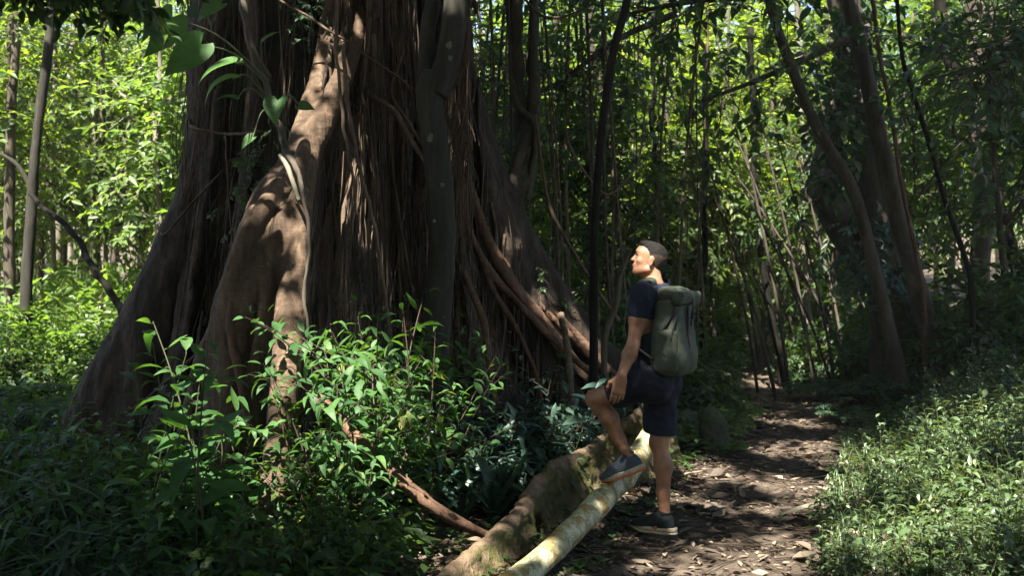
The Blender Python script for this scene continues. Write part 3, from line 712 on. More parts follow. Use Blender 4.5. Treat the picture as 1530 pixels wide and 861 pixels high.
def sprays(mb, tw, ctr, dr, n_l, twl, ln, w, kind='diamond', r=None, droop=.25, twig_r=.006, twsides=3):
    """flat sprays: a twig at each centre with leaves alternating along it"""
    r = r or rng; N = len(ctr); dr = nrm(dr); up = nrm(np.array([0, 0, 1])+r.normal(0, .3, (N, 3))); sd = nrm(np.cross(dr, up)); up = np.cross(sd, dr)
    t = np.linspace(.12, 1, n_l)[None]+r.normal(0, .03, (N, n_l)); tl = (twl*r.uniform(.7, 1.3, N))[:, None]
    sag = -droop*t**2*tl*.5
    pos = ctr[:, None]+dr[:, None]*(t*tl)[..., None]; pos[..., 2] += sag
    s = np.where(np.arange(n_l) % 2, 1., -1.)[None]*np.ones((N, 1))
    ld = dr[:, None]*r.uniform(.35, .8, (N, n_l, 1))+sd[:, None]*(s*r.uniform(.5, 1, (N, n_l)))[..., None]+r.normal(0, .22, (N, n_l, 3)); ld[..., 2] -= droop
    lu = up[:, None]+r.normal(0, .35, (N, n_l, 3))
    L = ln*r.uniform(.65, 1.25, (N, n_l))
    put_leaves(mb, kind, pos.reshape(-1, 3), ld.reshape(-1, 3), lu.reshape(-1, 3), L.ravel(), (L*w).ravel())
    if tw is not None:
        a = ctr; b = ctr+dr*tl; b[:, 2] -= droop*tl[:, 0]*.5
        m = (a+b)/2; m[:, 2] += droop*tl[:, 0]*.12
        k = 3; an = np.linspace(0, 2*np.pi, k, endpoint=False)
        V = np.stack([c[:, None]+(np.cos(an)[None, :, None]*sd[:, None]+np.sin(an)[None, :, None]*up[:, None])*rr for c, rr in ((a, twig_r), (m, twig_r*.7), (b, twig_r*.3))], 1)
        i = np.arange(2)[:, None]; j = np.arange(k)[None]; q = np.stack([i*k+j, i*k+(j+1) % k, (i+1)*k+(j+1) % k, (i+1)*k+j], -1).reshape(-1, 4)
        tw.add(V.reshape(-1, 3), (q[None]+(np.arange(N)*3*k)[:, None, None]).reshape(-1, 4))
def make_crown_and_shade():
    r = np.random.default_rng(31); limb = MB()
    ends = [(-7.5, 6, 7.6), (-9, 12, 8), (-4, 2.5, 7.8), (2.5, 5, 7.8), (4.5, 10, 8), (-1, -2, 7.6), (-8, 0, 7.8), (-2, 14, 8.4), (4.5, -2.5, 7.5), (-5, 9, 9)]
    for i, e in enumerate(ends):
        a = np.array([-1.6+.5*math.cos(i*2.1), 9.3+.35*math.sin(i*2.1), 4.4])
        p = spline([a, a*[1, 1, 0]+[0, 0, 5.8]+(np.array(e)-a)*[.12, .12, 0], a*[.55, .55, 0]+np.array(e)*[.45, .45, 0]+[0, 0, 6.9], e], 26)
        tube(limb, p, np.linspace(.34, .06, 26), 12, .15, seed=i)
    bpart('limb', limb, M['banyan'])
    N = CROWN_N; c = np.stack([r.uniform(-13, 6.5, N), r.uniform(-7, 12.5, N), r.normal(8.0, .75, N)], -1)
    den = fbm(c*np.array([.5, .5, .5]), 2); c = c[(den > -.75) & (c[:, 2] > 6.3)]
    c = c[~(((c[:, 0] < -5.5) & (c[:, 1] > 6.8)) | ((c[:, 0] > 1.5) & (c[:, 1] > 9.8)))]; c = c[~lit(c, .27)]
    d = rdir(len(c), r); d[:, 2] *= .35
    k = 5200; s = np.stack([r.uniform(-12, 10, k), r.uniform(-9, -4.5, k), r.uniform(.4, 7.5, k)], -1); s = s[~lit(s, .1)]; c = np.concatenate([c, s]); d = np.concatenate([d, rdir(len(s), r)])  # unseen low leaf skirt behind the camera, added to dim the frontal sky light
    sh = [(P(385,400,6.7), .25), (P(400,340,6.8), .15), (P(455,100,7.9), .2), (P(570,130,8.3), .4), (P(540,200,8.0), .3), (P(545,330,8.0), .35), (P(530,450,7.9), .35), (P(690,200,8.6), .3), (P(585,220,8.3), .4), (P(565,40,8.3), .4), (P(610,150,8.3), .35), (P(580,330,8.3), .4), (P(560,420,8.2), .4), (P(620,420,8.2), .4), (P(600,60,8.3), .35), (P(930,60,7.7), .25), (P(900,180,7.7), .25), (P(890,300,7.7), .25), (P(887,430,7.7), .25), (P(648,200,7.5), .35), (P(660,360,7.5), .35), (P(655,500,7.5), .35), (P(670,60,7.5), .35),
          (P(200,520,8.5), .5), (P(150,610,8.4), .5), (P(400,690,5.0), .35), (P(60,700,5.0), .7), (P(60,820,4.3), .6), (P(180,780,4.5), .5), (P(270,430,8.4), .45), (P(330,520,7.6), .4), (P(365,420,6.7), .2), (P(350,520,6.6), .25), (P(560,300,8.2), .5), (P(580,480,8.1), .5), (P(540,100,8), .3), (P(620,60,8.4), .4), (P(320,120,8.7), .4), (P(110,350,11.6), .6), (P(1345,560,11), .6)]
    for p, q, k in [(*a, 60) for a in sh]+[(P(955,384,5.95), .25, 3)]:  # unseen leaf clumps added sunward of each listed spot to keep it shaded
        s = p+SUN*((r.uniform(7.2, 9.0, k)-p[2])/SUN[2])[:, None]+r.normal(0, .55, (k, 3))*q; s = s[~lit(s, .22, 0)]; c = np.concatenate([c, s]); d = np.concatenate([d, rdir(len(s), r)*[1, 1, .35]])
    mb = MB(); sprays(mb, None, c-d*.3, d, 10, .6, .22, .5, 'diamond', r)
    bpart('crown', mb, M['lf_forest'])  # also holds the skirt and clumps added out of view to block light
CROWN_N = 20000
make_crown_and_shade()
# ================================================================ single trees, trunks and lianas near the clearing
def tree_part(root, name, mb, mat):
    o = link(name, mb.mesh(name), mat); o.parent = root; o.location = [-c for c in root.location]; return o
def stemthing(name, label, cat, pts, mat, sides=10, rough=.1, extra=(), group=None, per=12, part='trunk', wob=.0, leaves=None):
    p, r = dense(pts, per); b = p[-1]
    t = thing(name, label, cat, (b[0], b[1], gz(b[0], b[1])), group)
    if wob: p = p+wob*fbm(p*2.5, 2)[:, None]*np.array([1, 1, 0])+wob*fbm(p*2.5+31, 2)[:, None]*np.array([1, -1, 0])
    mb = MB(); tube(mb, p, r, sides, rough, seed=len(label)); tree_part(t, part, mb, mat)
    for e in extra:
        p, r = dense(e, per); mb = MB()
        if wob: p = p+wob*fbm(p*2.5+7, 2)[:, None]*np.array([1, 1, 0])
        tube(mb, p, r, sides, rough, seed=3); tree_part(t, 'branch' if part != 'stem' else 'side_stem', mb, mat)
    return t
slender = stemthing('slender_tree', 'slender grey tree with a forked top standing right against the banyan', 'tree',
    [(652,110,7.5,.10),(642,140,7.5,.105),(648,200,7.5,.10),(657,280,7.5,.10),(660,360,7.5,.10),(655,450,7.5,.102),(650,540,7.5,.108),(648,640,7.5,.115),(646,740,7.5,.13)], M['grey'], 16, .09,
    [[(650,140,7.5,.10),(668,95,7.5,.095),(678,40,7.5,.09),(682,-40,7.5,.085),(690,-240,7.5,.08)], [(642,145,7.5,.075),(636,100,7.55,.06),(640,40,7.6,.06),(648,-30,7.65,.06),(640,-240,7.7,.05)]])
def lichen_spots():
    mb = MB()
    for px, py, s in [(671,67,.024),(673,86,.017),(644,206,.028),(661,276,.016),(649,330,.012)]:
        c = P(px, py, 7.395); a = np.linspace(0, 2*np.pi, 12, endpoint=False); q = 1+.18*np.sin(a*3+px)
        V = np.stack([c[0]+np.cos(a)*s*q, c[1]+.002+.0*a+((np.cos(a)*s)**2)*4, c[2]+np.sin(a)*s*1.2*q], -1)
        V = np.vstack([V, c+[0, .001, 0]]); mb.add(V, None, [(i, (i+1) % 12, 12) for i in range(12)])
    tree_part(slender, 'lichen_patch', mb, M['grey_lichen'])
lichen_spots()
stemthing('liana', 'smooth black liana rising straight up between banyan and hiker', 'vine', [(946,-160,7.7,.03),(938,-10,7.7,.03),(918,70,7.7,.031),(905,150,7.7,.031),(897,220,7.7,.031),(890,310,7.7,.031),(887,420,7.7,.033),(887,520,7.7,.034),(886,640,7.7,.036),(886,730,7.7,.04)], M['dark'], 10, .06, part='stem')
stemthing('gnarled_liana', 'thick twisted brown liana hanging beside the banyan in heavy loops', 'vine',
    [(768,-200,10,.06),(770,0,10,.07),(772,80,10,.075),(778,160,10,.085),(782,205,10,.09),(788,240,9.9,.085),(775,272,9.8,.10),(752,292,9.8,.11),(764,330,9.9,.06),(772,420,10,.045),(768,560,10,.04),(770,640,10,.04)], M['brown'], 12, .3,
    [[(800,-200,10,.04),(796,20,9.9,.05),(795,110,9.9,.055),(797,170,9.9,.065),(786,205,9.85,.07),(772,245,9.8,.06),(760,285,9.75,.06)], [(752,-120,10,.03),(760,60,10,.03),(770,150,9.9,.035),(800,190,9.8,.04),(796,250,9.8,.035),(786,300,9.8,.03)]], part='stem', wob=.02)
stemthing('fallen_sapling', 'pale crooked stem leaning behind the hiker against the banyan root', 'branch', [(940,372,8.4,.012),(928,410,8.4,.02),(920,450,8.4,.025),(903,500,8.4,.026),(897,560,8.4,.026),(882,625,8.4,.028),(876,680,8.4,.03)], M['brown'], 8, .15, part='stem', wob=.02)
# right-hand forest giants
big = stemthing('forest_tree', 'stout brown tree wrapped in climbing leaves on the mossy mound', 'tree',
    [(1232,-300,12.2,.18),(1262,-40,12.2,.19),(1280,90,12.2,.20),(1298,220,12.2,.21),(1312,330,12.2,.22),(1326,420,12.2,.25),(1338,500,12.2,.29),(1346,570,12.2,.38),(1350,610,12.2,.5)], M['brown'], 22, .14,
    [[(1240,-40,12.7,.11),(1262,80,12.7,.11),(1250,170,12.7,.12),(1228,250,12.6,.14),(1238,310,12.5,.17),(1275,370,12.4,.18),(1310,420,12.3,.18)], [(1246,255,12.5,.10),(1226,275,12.4,.12),(1240,300,12.3,.14),(1270,330,12.2,.12)]])
stemthing('forest_tree', 'straight grey trunk slanting in front of the stout leafy tree', 'tree', [(1238,-300,10.9,.085),(1262,-40,10.9,.088),(1285,70,10.9,.088),(1306,170,10.9,.09),(1326,260,10.9,.09),(1346,340,10.9,.095),(1372,430,10.9,.10),(1392,510,10.9,.11),(1404,590,10.9,.13)], M['brown'], 14, .14)
stemthing('leaning_tree', 'thin brown tree leaning against the stout tree from the upper left', 'tree', [(1130,-120,10.8,.05),(1155,20,10.8,.055),(1185,105,10.8,.058),(1215,180,10.8,.06),(1250,240,10.8,.062),(1280,300,10.8,.064),(1306,400,10.8,.07),(1330,500,10.8,.075),(1352,600,10.8,.085)], M['brown'], 12, .12)
stemthing('hanging_vine', 'rust coloured vine hanging down beside the slanting grey trunk', 'vine', [(1296,-200,10.7,.02),(1304,-20,10.7,.022),(1315,80,10.7,.022),(1332,180,10.7,.02),(1348,280,10.7,.022),(1368,380,10.7,.026),(1378,440,10.7,.026),(1384,560,10.7,.028)], M['red_root'], 8, .3, part='stem', wob=.012)
stemthing('hanging_vine', 'black vine curving down to the right of the stout tree', 'vine', [(1330,-200,10.2,.02),(1345,60,10.2,.022),(1365,140,10.2,.024),(1390,220,10.2,.026),(1412,300,10.2,.026),(1440,380,10.2,.03),(1452,440,10.2,.032),(1452,580,10.2,.034)], M['dark'], 8, .12, part='stem')
stemthing('forest_tree', 'soft brown trunk near the right edge among dense leaves', 'tree', [(1470,-250,13.5,.1),(1455,40,13.5,.11),(1462,200,13.5,.12),(1468,340,13.5,.13),(1462,450,13.5,.14),(1470,590,13.5,.17)], M['brown'], 14, .2)
stemthing('forest_tree', 'dark leaning trunk in the right corner under heavy leaves', 'tree', [(1395,-200,14.5,.08),(1408,40,14.5,.085),(1440,150,14.5,.09),(1490,300,14.5,.09),(1540,480,14.5,.1),(1560,600,14.5,.1)], M['dark'], 12, .15)
# left side
stemthing('forest_tree', 'straight dark trunk left of the banyan with a low fork', 'tree', [(92,-260,13,.05),(78,0,13,.055),(70,90,13,.06),(58,180,13,.06),(50,260,13,.065),(46,330,13,.07),(40,420,13,.075),(38,520,13,.08),(36,640,13,.09)], M['grey'], 12, .12,
    [[(47,285,13,.035),(35,260,13,.03),(18,240,13,.028),(-20,220,13,.02)]])
stemthing('forest_tree', 'dim dark trunk at the very left edge', 'tree', [(30,-260,14.5,.06),(24,60,14.5,.06),(16,180,14.5,.065),(14,400,14.5,.08),(18,600,14.5,.1)], M['brown'], 12, .12)
stemthing('leaning_branch', 'bare dark branch slanting down against the left banyan root', 'branch', [(46,290,12.3,.028),(70,310,12,.03),(105,345,11.7,.034),(135,392,11.3,.037),(165,440,11,.04),(195,490,10.6,.042),(230,560,10.2,.045),(255,640,10,.045)], M['dark'], 10, .14, part='stem', wob=.03)
stemthing('forest_tree', 'thin pale sunlit trunk in the bright wood on the left', 'tree', [(125,-260,19,.07),(112,60,19,.075),(108,150,19,.08),(100,260,19,.085),(88,330,19,.09),(84,480,19,.1),(80,600,19,.11)], M['pale'], 10, .14)
stemthing('forest_tree', 'crooked twiggy trunk reaching toward the banyan with dead branches', 'tree', [(225,-250,15,.03),(235,100,15,.03),(232,160,15,.04),(240,300,15,.045),(228,420,15,.05),(220,620,15,.06)], M['pale'], 10, .2,
    [[(232,160,15,.07),(255,150,14.8,.06),(285,138,14.6,.05),(330,128,14.4,.04)],[(240,158,15,.04),(205,150,15,.03),(185,140,15.1,.02),(168,120,15.2,.012)],[(236,150,15,.03),(240,180,14.9,.025),(238,200,14.9,.01)]], wob=.05)
# slim trunks and vines behind the hiker
mid = [((884,60),(905,160),(925,290),(934,430),(940,560),16,.075,'brown','brown trunk leaning a little behind the liana'),
       ((1000,-20),(1004,80),(1012,180),(1022,330),(1034,520),18,.085,'pale','pale spotted trunk rising above the hiker and his pack'),
       ((980,-40),(976,120),(978,240),(986,360),(1000,560),15,.035,'dark','thin dark trunk straight above the hiker'),
       ((1053,330),(1052,380),(1048,420),(1046,480),(1046,580),14,.05,'dark','short dark trunk just right of the backpack'),
       ((828,-40),(832,140),(838,300),(840,420),(846,600),14,.03,'brown','thin brown pole between gnarled liana and black liana'),
       ((1130,300),(1140,380),(1150,460),(1165,530),(1172,600),15,.055,'dark','dark trunk leaning over the bend of the path'),
       ((1196,150),(1204,260),(1196,370),(1210,470),(1222,560),16,.06,'pale','grey trunk left of the stout tree')]
for a, b, c, d, e, Y, r, m, lb in mid:
    stemthing('forest_tree', lb, 'tree', [(a[0]+(a[0]-b[0])*.8, a[1]-260, Y, r*.8), (*a, Y, r*.85), (*b, Y, r*.9), (*c, Y, r), (*d, Y, r*1.1), (*e, Y, r*1.3)], M[m], 10, .12, wob=.03)
def looseset():
    r = np.random.default_rng(8)
    # thin straight lianas hanging in the gap right of the banyan
    for i in range(34):
        px = r.uniform(705, 900) if i < 20 else r.uniform(900, 1060); Y = r.uniform(9.6, 14); x = (px-CX)/F*Y; z1 = gz(x, Y); z0 = 1.5+Y*r.uniform(.27, .42)
        k = 7; q = np.linspace(0, 1, k); s = r.normal(0, .25)
        p = np.stack([x+s*(q-.5)+.05*np.sin(q*5+i), Y+.1*np.sin(q*4+i*2), z0+(z1-z0)*q], -1)
        t = thing('hanging_liana', 'thin straight liana hanging among many in the gap right of the banyan', 'vine', p[-1], 'thin lianas right of the banyan')
        mb = MB(); tube(mb, spline(p, 26), r.uniform(.007, .018), 6, .2, seed=i); tree_part(t, 'stem', mb, M['thread' if i % 3 else 'brown'])
    # a slack loop between two of them
    for pts, lb in [([(842,170,9.5,.012),(850,215,9.5,.012),(875,260,9.4,.013),(905,290,9.4,.012),(930,275,9.5,.012),(955,235,9.8,.01),(965,150,10,.01)], 'thin liana sagging in a loose loop across the black liana'),
                    ([(765,-30,9,.014),(790,5,9,.014),(815,25,9,.014),(850,22,9,.012),(890,0,9,.01),(910,-40,9,.01)], 'curling bare tendril at the top edge beside the gnarled liana'),
                    ([(800,170,9.6,.016),(810,250,9.6,.016),(822,310,9.6,.017),(850,365,9.5,.018),(890,430,9.4,.018),(925,480,9.3,.02)], 'dark drooping liana that swings down behind the black one')]:
        p, rr = dense(pts, 12); t = thing('loose_liana', lb, 'vine', p[0]); mb = MB(); tube(mb, p, rr, 7, .15); tree_part(t, 'stem', mb, M['thread'])
    # leaning bamboo-thin stems right of the path bend
    for i in range(26):
        bx = r.uniform(1120, 1300); Y = r.uniform(13, 19); b = at_ground(bx, Y); L = r.uniform(3.5, 6); lean = r.uniform(.25, .75); k = 6; q = np.linspace(0, 1, k)
        p = np.stack([b[0]-lean*L*q**1.25*.75, b[1]+r.normal(0, .3)*q, b[2]+L*q*(1-.12*lean*q)], -1)
        t = thing('leaning_sapling', 'thin bare sapling leaning left in the thicket beyond the path bend', 'sapling', b, 'leaning stems beyond the path bend')
        mb = MB(); tube(mb, spline(p, 22), np.linspace(r.uniform(.016, .034), .008, 22), 6, .15, seed=i); tree_part(t, 'stem', mb, M['brown' if i % 4 else 'grey'])
    # thin trunks in the bright wood at the left
    for i in range(16):
        px = r.uniform(-60, 300); Y = r.uniform(16, 27); b = at_ground(px, Y); L = r.uniform(7, 10); q = np.linspace(0, 1, 6)
        p = np.stack([b[0]+r.normal(0, .5)*q+.08*np.sin(q*6+i), b[1]+0*q, b[2]-.1+L*q], -1)
        t = thing('thin_trunk', 'thin bare trunk far back in the bright wood on the left', 'tree', b, 'thin trunks in the bright wood')
        mb = MB(); tube(mb, spline(p, 20), np.linspace(r.uniform(.04, .08), .03, 20), 7, .15, seed=i); tree_part(t, 'trunk', mb, M['pale' if i % 2 else 'brown'])
looseset()
# ================================================================ leafy trees behind: prototypes and copies
def crown_proto(seed, rad, zc, n_cl, twl, n_l, ln, w, tk, lo=.35, kind='diamond', twigs=True, hole=-.25):
    r = np.random.default_rng(seed); rad = np.array(rad); N = int(n_cl*1.9)
    d = rdir(N, r); c = d*(r.random((N, 1))**.55)*rad
    c = c[fbm(c*1.25/max(rad[0], .7)+seed*3.1, 2) > hole][:n_cl]; out = nrm(c/rad**2+r.normal(0, .35, (len(c), 3))*.5/rad[0]); out[:, 2] -= .12
    lf, tw = MB(), MB(); cc = c+[0, 0, zc]
    sprays(lf, tw if twigs else None, cc-nrm(out)*twl*.5, out, n_l, twl, ln, w, kind, r, twig_r=tk*.16)
    H = zc+rad[2]*.75; q = np.linspace(0, 1, 9); path = np.stack([.12*np.sin(q*4+seed), .12*np.cos(q*5+seed)-.12, -.15+(H+.15)*q], -1)
    tube(tw, spline(path, 22), np.linspace(tk, tk*.35, 22), 8, .15, seed=seed)
    for i in range(12):                                   # boughs from the trunk into the crown
        e = cc[r.integers(len(cc))]; z0 = max(.35*H, e[2]-.9*rad[0]); f = min(z0/H, .98); a = path[0]+(path[-1]-path[0])*f
        p = spline([a, (a+e)/2+[0, 0, .12], e], 9); tube(tw, p, np.linspace(tk*.45, tk*.12, 9), 5, cap=False)
    return lf, tw
def proto_tree(name, cat, lf, tw, lmat, tmat):
    t = bpy.data.objects.new(name, None); t['category'] = cat
    a = bpy.data.objects.new('trunk' if 'tree' in name else 'stem', tw.mesh('trunk')); a.data.materials.append(tmat); a.parent = t
    b = bpy.data.objects.new('crown' if 'tree' in name else 'foliage', lf.mesh('crown')); b.data.materials.append(lmat); b.parent = t
    return t
PT = {}
def forest():
    r = np.random.default_rng(77)
    PT['dark'] = [proto_tree('understory_tree', 'tree', *crown_proto(100+i, (1.25, 1.25, 2.5), 3.4, 130, .6, 11, .16, .40, .045), M['lf_forest'], M['brown']) for i in range(3)]
    PT['mid'] = [proto_tree('understory_tree', 'tree', *crown_proto(200+i, (1.5, 1.5, 2.7), 3.9, 260, .65, 11, .16, .42, .055), M['lf_mid'], M['brown']) for i in range(3)]
    PT['light'] = [proto_tree('woodland_tree', 'tree', *crown_proto(300+i, (1.9, 1.9, 3.2), 4.6, 300, .8, 11, .19, .45, .07), M['lf_light'], M['pale']) for i in range(3)]
    PT['left'] = [proto_tree('woodland_tree', 'tree', *crown_proto(350+i, (1.9, 1.9, 3.2), 4.6, 260, .8, 11, .17, .45, .07), M['lf_mid'], M['brown']) for i in range(2)]
    PT['bush'] = [proto_tree('forest_bush', 'bush', *crown_proto(400+i, (.75, .75, .7), .62, 130, .4, 10, .13, .42, .02), M['lf_forest'], M['twig']) for i in range(3)]
    PT['lbush'] = [proto_tree('forest_bush', 'bush', *crown_proto(500+i, (1.0, 1.0, .9), .8, 140, .5, 10, .17, .45, .025), M['lf_light'], M['twig']) for i in range(2)]
    def put(kind, px, Y, sc, label, group):
        p = PT[kind][r.integers(len(PT[kind]))]; b = at_ground(px, Y)
        dup(p, b-[0, 0, .05], r.uniform(0, 6.28), sc, label, group, r.uniform(.9, 1.12))
    # shaded row just beyond the clearing
    for px, Y, s in [(735,12.5,1.0),(860,12.8,1.0),(925,12.2,.85),(760,14.6,1.1),(690,13.2,1.0)]:
        put('dark', px, Y, s, 'shaded understory tree with dark glossy leaves between banyan and path', 'dark understory trees between banyan and path')
    for px, Y, s in [(1235,15.0,1.05),(1370,13.4,1.0),(1500,12.0,1.1),(1560,11.5,1.0),(1270,17.5,1.1),(1400,16.5,1.2),(1480,15.5,1.2),(1540,14.0,1.1)]:
        put('dark', px, Y, s, 'shaded understory tree with dark leaves behind the stout tree', 'dark understory trees on the right')
    for px, Y, s in [(1105,22,1.15),(1015,20,1.1),(950,21,1.1),(865,20,1.1),(790,19,1.1),(1180,20.5,1.05),(1240,23,1.2),(1310,22,1.2),(1390,21,1.2),(1470,20,1.2),(1550,19,1.2),(720,20,1.2),(1060,26,1.2),(1170,27,1.2),(770,17,1.0),(850,17.5,1.05),(945,17,1.0),(1035,18,1.05),(1130,17.5,.95),(1215,18.5,1.0),(1340,18,1.05),(1080,16.6,.95),(1165,19.2,1.1),(1000,16.2,.95),(890,16.4,.95),(1265,19.6,1.1)]:
        put('mid', px, Y, s, 'mid green understory tree in the row beyond the path bend', 'mid green trees beyond the path bend')
    for px, Y, s in [(-30,15,.95),(60,17.5,1.0),(150,16.2,.95),(235,18,1.0),(290,15,.9),(330,19,1.0),(-90,19,1.0),(10,21,1.1),(120,22,1.1),(210,23,1.1),(290,24,1.1),(-80,25,1.2),(50,27,1.2),(170,28,1.2),(280,29,1.2)]:
        put('left' if int(px) % 30 == 0 else 'light', px, Y, s, 'sunlit yellow green tree in the bright wood left of the banyan', 'sunlit trees left of the banyan')
    for i in range(15):
        px = 700+i*60+r.uniform(-15, 15); Y = r.uniform(28, 38)
        put('light', px, Y, r.uniform(1.2, 1.5), 'sunlit yellow green tree far back beyond the path', 'sunlit trees far beyond the path')
    # low bushes
    for px, Y, s in [(720,10.8,.8),(760,11.4,1),(810,10.6,.9),(850,11.3,1.0),(910,10.5,.85),(950,11.2,1.0),(1000,10.8,.9),(1040,11.6,.9),(1000,14,1.2),(930,14,1.2)]:
        put('bush', px, Y, s, 'low shaded bush between the banyan roots and the path bend', 'low bushes left of the path bend')
    for px, Y, s in [(1215,15.5,.8),(1290,13.2,.8),(1400,11.8,.9),(1430,10.8,.8),(1465,11.4,1.1),(1500,10.4,.9),(1535,10.9,1.1),(1240,17,1.1),(1195,18.5,1.0),(1320,15,1.1)]:
        put('bush', px, Y, s, 'low shaded bush around the stout tree on the right', 'low bushes right of the path')
    for px, Y, s in [(1060,19,1.0),(1035,22,1.2),(1080,25,1.1),(1190,22,1.1),(1230,25,1.3),(1165,27,1.0),(980,18,1.2),(900,18,1.2),(820,16.5,1.2),(740,17,1.2)]:
        put('lbush', px, Y, s, 'pale green bush far along the path', 'pale bushes far along the path')
    for px, Y, s in [(10,12.5,.9),(90,13.2,.8),(160,12.4,.7),(215,13.5,.9),(265,13,.9),(40,15,1.1),(130,15,1.1),(240,16,1.1),(-50,13,1),(180,18,1.2),(80,19,1.2),(300,17.5,1.1)]:
        put('bush' if Y < 13 else 'lbush', px, Y, s*.9, 'pale green bush in the bright wood left of the banyan', 'pale bushes left of the banyan')
forest()
def far_wood():
    r = np.random.default_rng(91); N = 1150; lf, tw = MB(), MB()
    a = r.uniform(-.62, .62, N); D = r.uniform(40, 62, N); x = D*np.tan(a); y = D; g = ground(x, y)
    top = 6.0+3.0*fbm(np.stack([x*.12, y*.12, x*0], -1), 2)+np.where(x < -6, 2.5, 0); z = g+top*r.random(N)**.8
    d = rdir(N, r); d[:, 2] -= .1
    sprays(lf, None, np.stack([x, y, z], -1), d, 9, 1.5, .5, .5, 'diamond', r)
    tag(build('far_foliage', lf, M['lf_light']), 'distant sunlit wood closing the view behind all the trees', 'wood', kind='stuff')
    for i in range(70):
        a = r.uniform(-.6, .6); D = r.uniform(36, 55); xx = D*math.tan(a); b = np.array([xx, D, gz(xx, D)-.2]); tube(tw, spline([b, b+[r.normal(0, .4), 0, 5], b+[r.normal(0, .8), 0, 10]], 8), r.uniform(.08, .2), 6, cap=False)
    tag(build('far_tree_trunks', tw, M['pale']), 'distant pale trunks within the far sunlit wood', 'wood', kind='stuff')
far_wood()
# ================================================================ plants of the clearing
def shoot_plant(seed, n_st, H, spread, ln, w, n_l, kind='leaf', droop=.35, bare=.3, up=.35, br=0, pet=.0, st_r=.006, top=.6):
    r = np.random.default_rng(seed); lf, st = MB(), MB()
    def shoot(a, dirv, L, nl, ls, rad):
        q = np.linspace(0, 1, 7)[:, None]; bend = r.normal(0, .16, 3)*[1, 1, .3]
        p = a+dirv*L*q+bend*L*q*q; p[:, 2] -= .10*L*q[:, 0]**2*np.linalg.norm(dirv[:2])
        p = spline(p, 16); tube(st, p, np.linspace(rad, rad*.3, 16), 5, cap=False)
        t = np.linspace(bare, 1.0, nl)+r.normal(0, .01, nl); t = np.clip(t, 0, 1); idx = t*15; i0 = np.minimum(idx.astype(int), 14)
        pos = p[i0]+(p[i0+1]-p[i0])*(idx-i0)[:, None]; tg = nrm(p[i0+1]-p[i0])
        ang = np.arange(nl)*2.4+r.uniform(0, 6); o = np.stack([np.cos(ang), np.sin(ang), 0*ang], -1)+r.normal(0, .2, (nl, 3))
        o = nrm(o-tg*(o*tg).sum(1, keepdims=True)); u = up+.5*np.clip(t-.6, 0, 1)
        dr = nrm(o+tg*u[:, None]+[0, 0, 1]*r.normal(-.12, .22, (nl, 1)))
        dr[:, 2] -= droop*(1-.6*t)
        nm = nrm(np.array([0, 0, 1])+.55*tg-.2*o+r.normal(0, .28, (nl, 3)))
        L2 = ln*ls*(1-(1-top)*np.clip((t-.5)*2, 0, 1))*r.uniform(.7, 1.2, nl)
        q0 = pos+dr*pet*L2[:, None]
        if pet > 0:
            for i in range(nl): tube(st, [pos[i], (pos[i]+q0[i])/2+[0, 0, .004], q0[i]], rad*.25, 4, cap=False)
        put_leaves(lf, kind, q0, dr, nm, L2, L2*w*r.uniform(.85, 1.15, nl))
        return p
    for s in range(n_st):
        a = s*2.4+r.uniform(0, 1); ro = spread*math.sqrt((s+.3)/n_st); d = nrm([math.cos(a)*ro, math.sin(a)*ro, 1.0]); b = np.array([math.cos(a)*.05*n_st**.5*r.random(), math.sin(a)*.05*n_st**.5*r.random(), -.05])
        L = H*r.uniform(.68, 1.05); p = shoot(b, d, L, n_l, 1.0, st_r)
        for k in range(br):
            i = int(r.uniform(4, 13)); aa = r.uniform(0, 6.28); dd = nrm([math.cos(aa), math.sin(aa), r.uniform(.5, 1.1)])
            shoot(p[i], dd, L*r.uniform(.22, .42), max(5, n_l//2), .85, st_r*.55)
    return lf, st
def rosette(seed, n, ln, w, rise=1.0, kind='strap', layers=1):
    r = np.random.default_rng(seed); lf, st = MB(), MB()
    a = np.arange(n)*2.4+r.uniform(0, 6); t = np.linspace(1, .15, n); rr = r.uniform(.8, 1.2, n)
    dr = np.stack([np.cos(a), np.sin(a), rise*(1.25-t)+.25+r.normal(0, .12, n)], -1); up = np.stack([-np.cos(a)*.5, -np.sin(a)*.5, 1+0*a], -1)+r.normal(0, .15, (n, 3))
    pos = np.stack([np.cos(a)*.015, np.sin(a)*.015, .02+.12*(1-t)], -1)
    put_leaves(lf, kind, pos, dr, up, ln*rr, ln*w*rr); tube(st, [(0, 0, -.06), (0, 0, .05), (.005, 0, .16)], [.014, .013, .006], 7)
    return lf, st
def fern(seed, n, L):
    r = np.random.default_rng(seed); lf, st = MB(), MB()
    for k in range(n):
        a = k*2.4+r.uniform(0, .6); e = r.uniform(.45, 1.2); q = np.linspace(0, 1, 15); l = L*r.uniform(.75, 1.1)
        hz = q*l*.8; p = np.stack([np.cos(a)*hz, np.sin(a)*hz, .02+e*l*(q-.75*q*q)], -1); tube(st, p, np.linspace(.004, .0012, 15), 4, cap=False)
        m = 26; t = np.linspace(.16, .98, m); i = np.minimum((t*14).astype(int), 13); pos = p[i]+(p[i+1]-p[i])*(t*14-i)[:, None]; tg = nrm(p[i+1]-p[i])
        sd = nrm(np.cross(tg, [0, 0, 1])); nm = np.cross(sd, tg)
        wl = l*.30*np.sin(np.pi*np.clip(t*.86+.12, 0, 1))**.8
        for s in (-1, 1):
            put_leaves(lf, 'leaf', pos, sd*s+tg*.35+nm*-.12+r.normal(0, .08, (m, 3)), nm, wl, l*.034+0*wl)
    return lf, st
